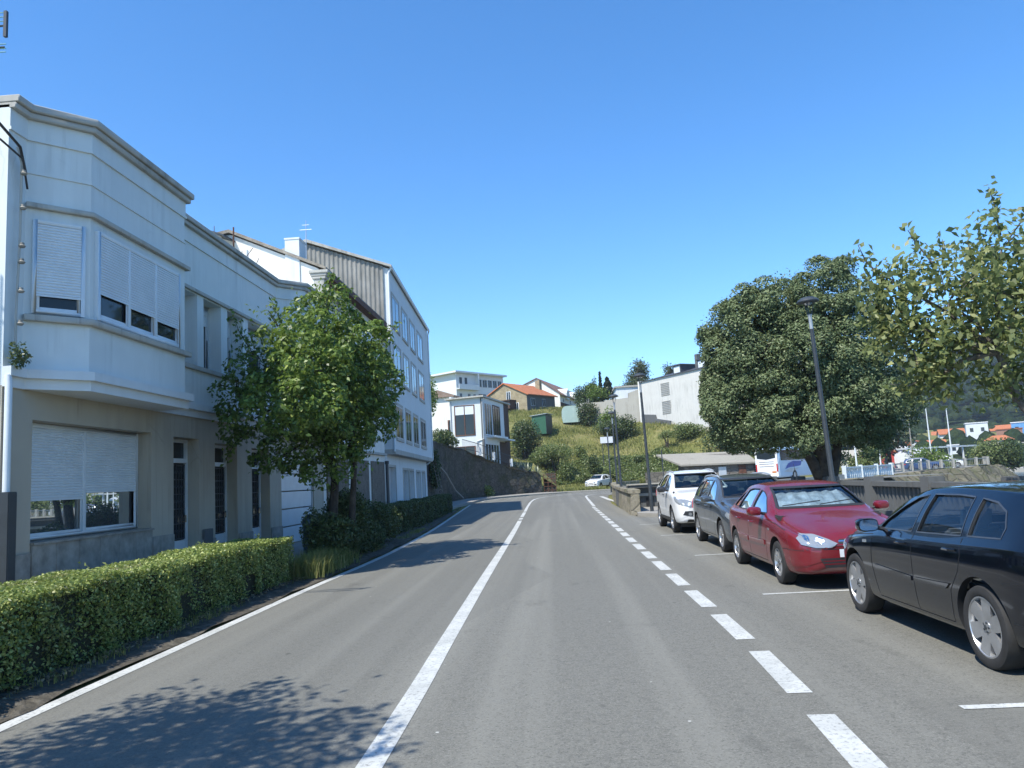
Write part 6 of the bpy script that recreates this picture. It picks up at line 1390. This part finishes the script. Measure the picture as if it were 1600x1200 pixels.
c1.location = (XS+.88, 6.32-(4.29/2-(4.29-.87-2.578))+0, 0); c1.location = (XS+.94, 6.38+.05+(2.578/2)+(.87+2.578/2-4.29/2), 0)
c2, hit2, decal2, seam2 = make_car(RED, 'red hatchback facing the viewer with a silver sunshade in its windscreen', (3.05+.852, 11.37-.86+4.19/2, 0), 0)
# silver sunshade behind the windscreen
b = MB(); nxs, nys = 26, 8
for j in range(nys):
    for i in range(nxs):
        u = i/(nxs-1); v = j/(nys-1); x = (-.60+1.20*u)*(1-.14*v); z = 1.0+.27*v; fold = .022*abs(((u*6)%1)-.5)*2+random.uniform(-.006,.006)
        p, q = hit2('f', x, z+.02); b.v.append(p-q*(.05+fold) if p is not None else Vector((x,-.8,z)))
b.f = [(j*nxs+i,j*nxs+i+1,(j+1)*nxs+i+1,(j+1)*nxs+i) for j in range(nys-1) for i in range(nxs-1)]
o = b.build('sunshade', M['sunshade'], None); o.parent = None
o.location = c2.location; tag(o, 'crumpled silver foil sunshade spread behind the windscreen of the red car', 'sunshade')
c3, *_ = make_car(GREY, 'dark blue-grey estate car parked between the red hatchback and the white crossover', (3.22+.88, 15.98-.88+4.35/2, 0), 0)
c4, *_ = make_car(WHITE, 'white crossover car facing the viewer, farthest of the four at the kerb', (3.05+.908, 21.45-.88+4.41/2, 0), 0)
c5 = clone(c4, (4.9,92,.02), R(-28), 'small white crossover parked alone on the verge across the bend'); c5['group'] = 'cars far beyond the bend'
c6 = clone(c3, (43.8,95,.01), R(62), 'blue estate car parked on the far terrace behind the white railing'); c6['group'] = 'cars far beyond the bend'
M['pblue'] = paintmat("blue_car_paint", (.02,.05,.14), .25)
for ch in c6.children:
    if ch.name.startswith('body'): ch.data = ch.data.copy(); ch.data.materials[0] = M['pblue']
c7 = clone(c4, (49.5,101.5,.01), R(65), 'white car under the trees on the far terrace'); c7['group'] = 'cars far beyond the bend'
at(None)
# ================================================================ STREET FURNITURE AND FAR THINGS
def lamp_proto():
    t = thing('street_lamp', 'x', 'street lamp', (0,0,0)); b = MB()
    b.lathe([(0,0),(.11,0),(.11,.03),(.072,.04),(.072,1.2),(.06,1.25),(.046,4.75),(.0,4.75)], (0,0,0), 'z', 14); b.build('pole', M['darkmetal'], t, smooth=True)
    b = MB(); b.lathe([(.0,4.7),(.042,4.7),(.042,5.05),(.06,5.1),(0,5.12)], (0,0,0), 'z', 12); b.build('pole_top', M['alu'], t, smooth=True)
    b = MB(); 
    for a in (0, 2.1, 4.2): b.tube([(.03*math.cos(a),.03*math.sin(a),5.05),(.09*math.cos(a),.09*math.sin(a),5.25),(.12*math.cos(a),.12*math.sin(a),5.4)], .010, 5)
    b.build('bracket', M['darkmetal'], t, smooth=True)
    b = MB(); b.lathe([(.0,5.38),(.14,5.38),(.255,5.40),(.26,5.42),(.22,5.47),(.14,5.515),(.05,5.535),(0,5.54)], (0,0,0), 'z', 24); b.build('lamp_head', M['darkmetal'], t, smooth=True)
    b = MB(); b.lathe([(0,5.32),(.06,5.33),(.10,5.376),(0,5.378)], (0,0,0), 'z', 16); b.build('lamp_glass', M['lens'], t, smooth=True); return t
lp = lamp_proto(); lp['group'] = 'domed street lamps along the right pavement'
for i, (x,y,s,lb) in enumerate([(6.46,18.5,1.0,'dark domed street lamp nearest, in front of the big evergreen tree'),(3.66,30.9,1.0,'dark domed street lamp standing beside the white crossover'),(3.25,39.7,1.02,'dark domed street lamp second beyond the white crossover'),(3.85,50,1.01,'dark domed street lamp third beyond the white crossover'),(4.6,67,1.01,'farthest dark domed street lamp at the bend')]):
    q = lp if i == 0 else clone(lp); q.location = (x,y,.1); q['label'] = lb; q.scale = (1,1,s); q.rotation_euler = (R((.4,.2,-.3,.2,0)[i]),R((-2.0,-1.0,-.8,-.5,0)[i]),i*.7) if i==0 else (0,R((-2.0,-1.0,-.8,-.5,0)[i]),0)
LB = thing('litter_bin', 'dark blue-green round-topped litter bin post between the hedge and the bushes', 'litter bin', (-5.5,16.9,.05))
b = MB(); b.lathe([(0,0),(.15,0),(.15,.03),(.145,.04),(.145,.86),(.155,.87),(.155,.93),(.15,.96),(.12,1.05),(.07,1.1),(0,1.115)], (-5.5,16.9,.05), 'z', 22); b.build('body', plain("bin_paint", (.02,.055,.07), .4, var=.1), LB, smooth=True)
b = MB(); b.box(-5.44,-5.34,16.82,16.98,.80,.92); b.build('slot', M['dark'], LB)
b = MB(); b.lathe([(.147,.5),(.152,.5),(.152,.52),(.147,.52)], (-5.5,16.9,.05), 'z', 22); b.build('band', M['darkmetal'], LB)
SG = thing('signboard', 'plain white signboard on a thin post on the grassy slope', 'sign', (6.9,100,2.0))
zg = groundz(6.9,100)
b = MB(); b.box(6.86,6.94,100.02,100.1,zg-.2,6.4); b.box(6.1,6.18,100.02,100.1,zg-.2,6.4); b.build('post', M['darkmetal'], SG); b = MB(); b.box(5.9,7.5,99.97,100.02,5.65,6.45); b.build('board', M['plate'], SG)
PO = thing('pole', 'thin dark pole standing in the scrub right of the second lamp', 'pole', (9.85,60,0)); MB().tube([(9.8,72,0),(9.8,72,3.6),(11.7,72.5,5.2)][:2], .05, 6).build('shaft', M['darkmetal'], PO)
# television aerial at the upper left corner
TA = thing('television_aerial', 'green television aerial poking into the upper left corner against the sky', 'aerial', (-6.85,9,7.6))
b = MB(); b.box(-6.83,-6.79,8.98,9.02,7.76,8.12); b.tube([(-9.5,9.0,7.9),(-6.8,9,7.92)], .014, 6); b.tube([(-9.5,9,7.70),(-6.82,9,7.62)], .012, 6); b.build('boom', M['darkmetal'], TA)
b = MB()
for z in (7.55,7.6,7.66,7.98,8.04,8.1): b.tube([(-7.6,9,z+.04),(-6.8,9,z)], .006, 5)
b.build('element', plain("green_plastic", (.03,.20,.13), .4), TA)
b = MB(); b.tube([(-9.5,9,6.5),(-9.5,9,8.4)], .02, 6); b.build('mast', M['alu'], TA)
# coach
CO = thing('coach', 'white and pale blue coach with a dark blue swoosh parked beyond the big tree', 'coach', (21.4,80.0,.02), R(-42))
g = N("coach_side"); co = g.coord(); g.set(Base_Color=(.42,.56,.68), Roughness=.3, Coat_Weight=.6)
M['coachside'] = g.m
b = MB()   # local: y forward, rear at y=0
prof = [(-1.25,.35),(1.25,.35),(1.27,1.0),(1.27,2.2),(1.20,3.15),(1.05,3.4),(-1.05,3.4),(-1.20,3.15),(-1.27,2.2),(-1.27,1.0)]
b.prismy(prof, 0, 11.6); body = b.build('body', M['coachside'], CO, bevel=.12)
b = MB(); b.box(-1.22,1.22,-.06,-.001,.42,3.3); b.build('rear_panel', P_WHITE, CO, bevel=.03)
b = MB(); b.prismy([(-1.0,2.35),(0,2.2),(1.0,2.35),(1.02,3.2),(-1.02,3.2)], -.10,-.055); b.build('rear_window', M['pane'], CO, bevel=.02)
b = MB(); b.box(1.215,1.30,.5,11.2,2.05,3.1); b.build('side_glazing', M['pane'], CO, bevel=.02)
for z in (1.95,1.75,1.5): MB().box(-.8,.8,-.085,-.058,z,z+.03).build('vent', M['darkconcrete'], CO)
MB().box(-1.0,-.55,-.08,-.058,.85,1.0).build('reflector', M['amber'], CO); MB().box(.55,1.0,-.08,-.058,.85,1.0).build('reflector', M['amber'], CO)
for x in (-1.12,1.12): MB().box(x-.07,x+.07,-.085,-.055,.95,1.75).build('tail_light', M['red_lens'], CO, bevel=.02)
b = MB(); b.add([(1.285,1.3,1.15),(1.285,2.0,1.7),(1.285,3.2,1.95),(1.285,5.2,1.9),(1.285,4.9,1.45),(1.285,3.4,1.35),(1.285,2.2,1.3)], [tuple(range(7))]); b.add([(1.285,7.5,1.3),(1.285,9.2,1.9),(1.285,10.4,1.8),(1.285,9.4,1.1)], [(0,1,2,3)])
b.build('swoosh', plain("deep_blue_vinyl", (.02,.06,.32), .3), CO)
b = MB(); b.add([(1.284,1.0,.9),(1.284,2.4,1.25),(1.284,4.4,1.2),(1.284,3.0,.8)], [(0,1,2,3)]); b.build('grey_swoosh', M['alu'], CO)
for y in (3.4,8.9):
    for sg in (1,-1):
        b = MB(); b.lathe([(0,0),(.3,.0),(.5,0),(.52,-.04),(.52,-.28),(.0,-.28)] if sg>0 else [(0,0),(.3,0),(.5,0),(.52,.04),(.52,.28),(0,.28)], (sg*1.29,y,.5), 'x', 20); wl = b.build('wheel', M['rubber'], CO, smooth=True)
        MB().lathe([(0,.012*sg),(.27,.01*sg),(.29,0)], (sg*1.29,y,.5), 'x', 16).build('rim', M['alloy'], wl)
at(None)
# flagpoles and masts of the terrace
for i, (u0,x,y,zt,lb) in enumerate([(0,28.8,76,3.6,'short white pole at the left end of the white balustrade'),(0,44.9,100,6.5,'brownish pole against the dark conifer-like tree'),(0,47.2,100,7.7,'tall pale flagpole right of the brownish pole'),(0,49.7,100,7.4,'tallest-looking white pole right of the pale flagpole'),(0,37.6,92,2.9,'thin pale pole before the small white gabled house')]):
    t = thing('flagpole', lb, 'flagpole', (x,y,0), group='slender poles on the far terrace'); MB().tube([(x,y,0),(x,y,zt*.6),(x,y,zt)], [.09,.08,.05], 8).build('shaft', M['whiteclean'] if i != 1 else M['plinth'], t, smooth=True)
    MB().lathe([(0,zt),(.1,zt+.03),(.1,zt+.12),(0,zt+.17)], (x,y,0), 'z', 8).build('finial', M['alu'], t)
# far town
def town_house(label, az, r, w, d, h, wall, roof, rot=0, roofh=None, kind='gable', floors=None, z=None, win=True, name='house', cat='house'):
    a = R(az); x, y = r*math.sin(a), r*math.cos(a); z = max(hillz(x,y), -2.6) if z is None else z
    t = thing(name, label, cat, (x,y,z), R(-az+rot), 'houses of the town across the water')
    b = MB(); b.box(-w/2,w/2,0,d,-3,h); 
    rh = roofh if roofh is not None else w*.22
    if kind == 'gable': b.prismx([(0,h),(d,h),(d/2,h+rh)], -w/2, w/2)
    if kind == 'front': b.prismy([(-w/2,h),(w/2,h),(0,h+rh)], 0, d)
    b.build('wall', wall, t)
    rb = MB()
    if kind == 'gable': rb.prismx([(-.5,h-.15),(-.5,h+.12),(d/2,h+rh+.28),(d+.5,h+.12),(d+.5,h-.15),(d/2,h+rh+.02)], -w/2-.4, w/2+.4)
    elif kind == 'front': rb.prismy([(-w/2-.5,h-.15),(-w/2-.5,h+.12),(0,h+rh+.28),(w/2+.5,h+.12),(w/2+.5,h-.15),(0,h+rh+.02)], -.4, d+.4)
    elif kind == 'hip': rb.add([(-w/2-.4,-.4,h),(w/2+.4,-.4,h),(w/2+.4,d+.4,h),(-w/2-.4,d+.4,h),(-w/4,d/2,h+rh),(w/4,d/2,h+rh)], [(0,1,5,4),(1,2,5),(2,3,4,5),(3,0,4),(0,3,2,1)])
    else: rb.box(-w/2-.2,w/2+.2,-.2,d+.2,h,h+.35)
    rb.build('roof', roof, t)
    if win:
        fl = floors or max(1, int(h/3)); n = max(2, int(w/3.0))
        for f in range(fl):
            for i in range(n):
                cx = -w/2+w*(i+.5)/n; z0 = h-(fl-f)*h/fl+h/fl*.3; fr_ = frame((cx-.55,-.02,z0),(1,0,0),(0,1,0),(0,0,1))
                b = MB(fr_); b.box(0,1.1,-.05,0,0,1.4); b.build('window', M['pane'], t)
    return t
MT = dict(w=M['whiteclean'], o=M['orangetile'], r=plain("red_wall",(.45,.06,.05),.8), b=plain("bright_blue_cladding",(.12,.30,.55),.4), br=plain("tan_brick",(.28,.15,.10),.8), c=M['concrete'], g=plain("pale_blue_wall",(.40,.52,.60),.8), y=plain("ochre_wall",(.45,.33,.17),.8), cr=plain("cream_wall",(.60,.56,.46),.8), wh=plain("white_roof_sheet",(.62,.63,.64),.6))
TWN = [ # az, r, w, d, h, wall, roof, rot, kind, label
 (29.6,330,9,8,14,'w','wh',4,'flat','tall blank white block highest in the town across the water'),
 (28.2,345,11,8,7,'w','o',8,'gable','white house with dull red roof left of the tall white block'),
 (31.3,325,10,8,9,'br','o',0,'flat','tan brick building right below the tall white block'),
 (32.3,335,13,8,13,'b','wh',-3,'flat','bright blue-fronted block beside the tan brick building'),
 (33.9,305,12,9,8,'w','o',12,'gable','orange-roofed white house nearest the right edge above the quay'),
 (33.2,285,9,8,6,'g','o',-10,'hip','pale blue house with orange hipped roof over the quay'),
 (32.0,276,12,7,4.5,'c','c',3,'flat','low grey stone quay building'),
 (30.6,290,9,7,5.5,'cr','o',-12,'hip','cream house with orange hipped roof in front of the brick building'),
 (27.1,310,10,8,5,'g','o',10,'gable','pale blue cottage with orange roof at the middle of the shore'),
 (26.0,300,8,7,5.5,'w','o',-8,'front','white gabled cottage with orange roof near the shelter'),
 (25.0,295,9,8,5,'br','o',15,'gable','small tan house with bright orange roof by the shelter'),
 (28.9,295,14,7,4,'w','wh',0,'flat','long low white hall on the shore'),
 (27.6,370,9,8,6,'cr','o',0,'gable','cream house higher up behind the white houses'),
 (33.6,352,14,9,8,'cr','o',6,'gable','cream house with long orange roof behind the blue block'),
 (31.0,380,12,8,6,'w','o',-8,'gable','white house among the trees above the tall block'),
 (35.0,320,12,9,9,'w','o',4,'gable','white three-storey house just beyond the right edge'),
]
for az,r,w_,d_,h_,wl,rf,rt_,kd,lb in TWN: town_house(lb, az-1.6, r, w_*.78, d_*.8, h_*.62, MT[wl], MT[rf], rt_, None, kd)
# nearer houses beyond the terrace
town_house('small red-walled house with red roof behind the low terrace trees', 22.3,138,4.0,5,2.6,MT['r'],MT['o'],20,1.0,'front',z=0)
town_house('small white house with grey gabled roof beside the red house', 23.5,142,4.6,6,2.0,MT['w'],MT['wh'],-15,1.3,'front',z=0,win=False)
town_house('low white hut left of the red-walled house', 20.9,130,4,4,2.2,MT['w'],MT['c'],10,.8,'gable',z=0)
# houses beyond the right edge that mirror in the shop window
k = 0
DESC = ['white','cream','pale blue','ochre','tan']; WK = ['w','cr','g','y','br']
for az in np.arange(36.3, 55, 1.45):
    for r in (285, 318, 352):
        if random.random() < .2: continue
        i = random.randrange(5); i = 0 if random.random() < .5 else i
        t = town_house('house of the far shore beyond the right edge, seen only mirrored in the glass', az+random.uniform(-.4,.4), r+random.uniform(-8,8), random.uniform(8,13), 8, random.uniform(5.5,11), MT[WK[i]], MT['o'] if random.random()<.75 else MT['wh'], random.uniform(-15,15), None, random.choice(['gable','flat','hip','front']), win=(r<330))
        t['group'] = 'mirrored houses beyond the right edge'; k += 1
o = MB().prism([(r*math.sin(R(a)), r*math.cos(R(a))) for r, a in [(226,24),(226,28),(224,32),(224,37),(222,44),(222,56),(236,56),(236,44),(236,37),(236,32),(238,28),(238,24)]], -4, -2.4).build("quay", M['concrete']); tag(o, kind='structure')
# ================================================================ HAZE
g = N("haze"); g.t.nodes.remove(g.b); vol = g.n("VolumePrincipled", i_Color=(.80,.88,.97), i_Density=.0003); vol.inputs["Anisotropy"].default_value = .3
g.t.links.new(vol.outputs[0], g.o.inputs["Volume"])
o = MB().box(-905,1805,-305,2505,-7,150).build("haze", g.m); tag(o, kind='stuff')
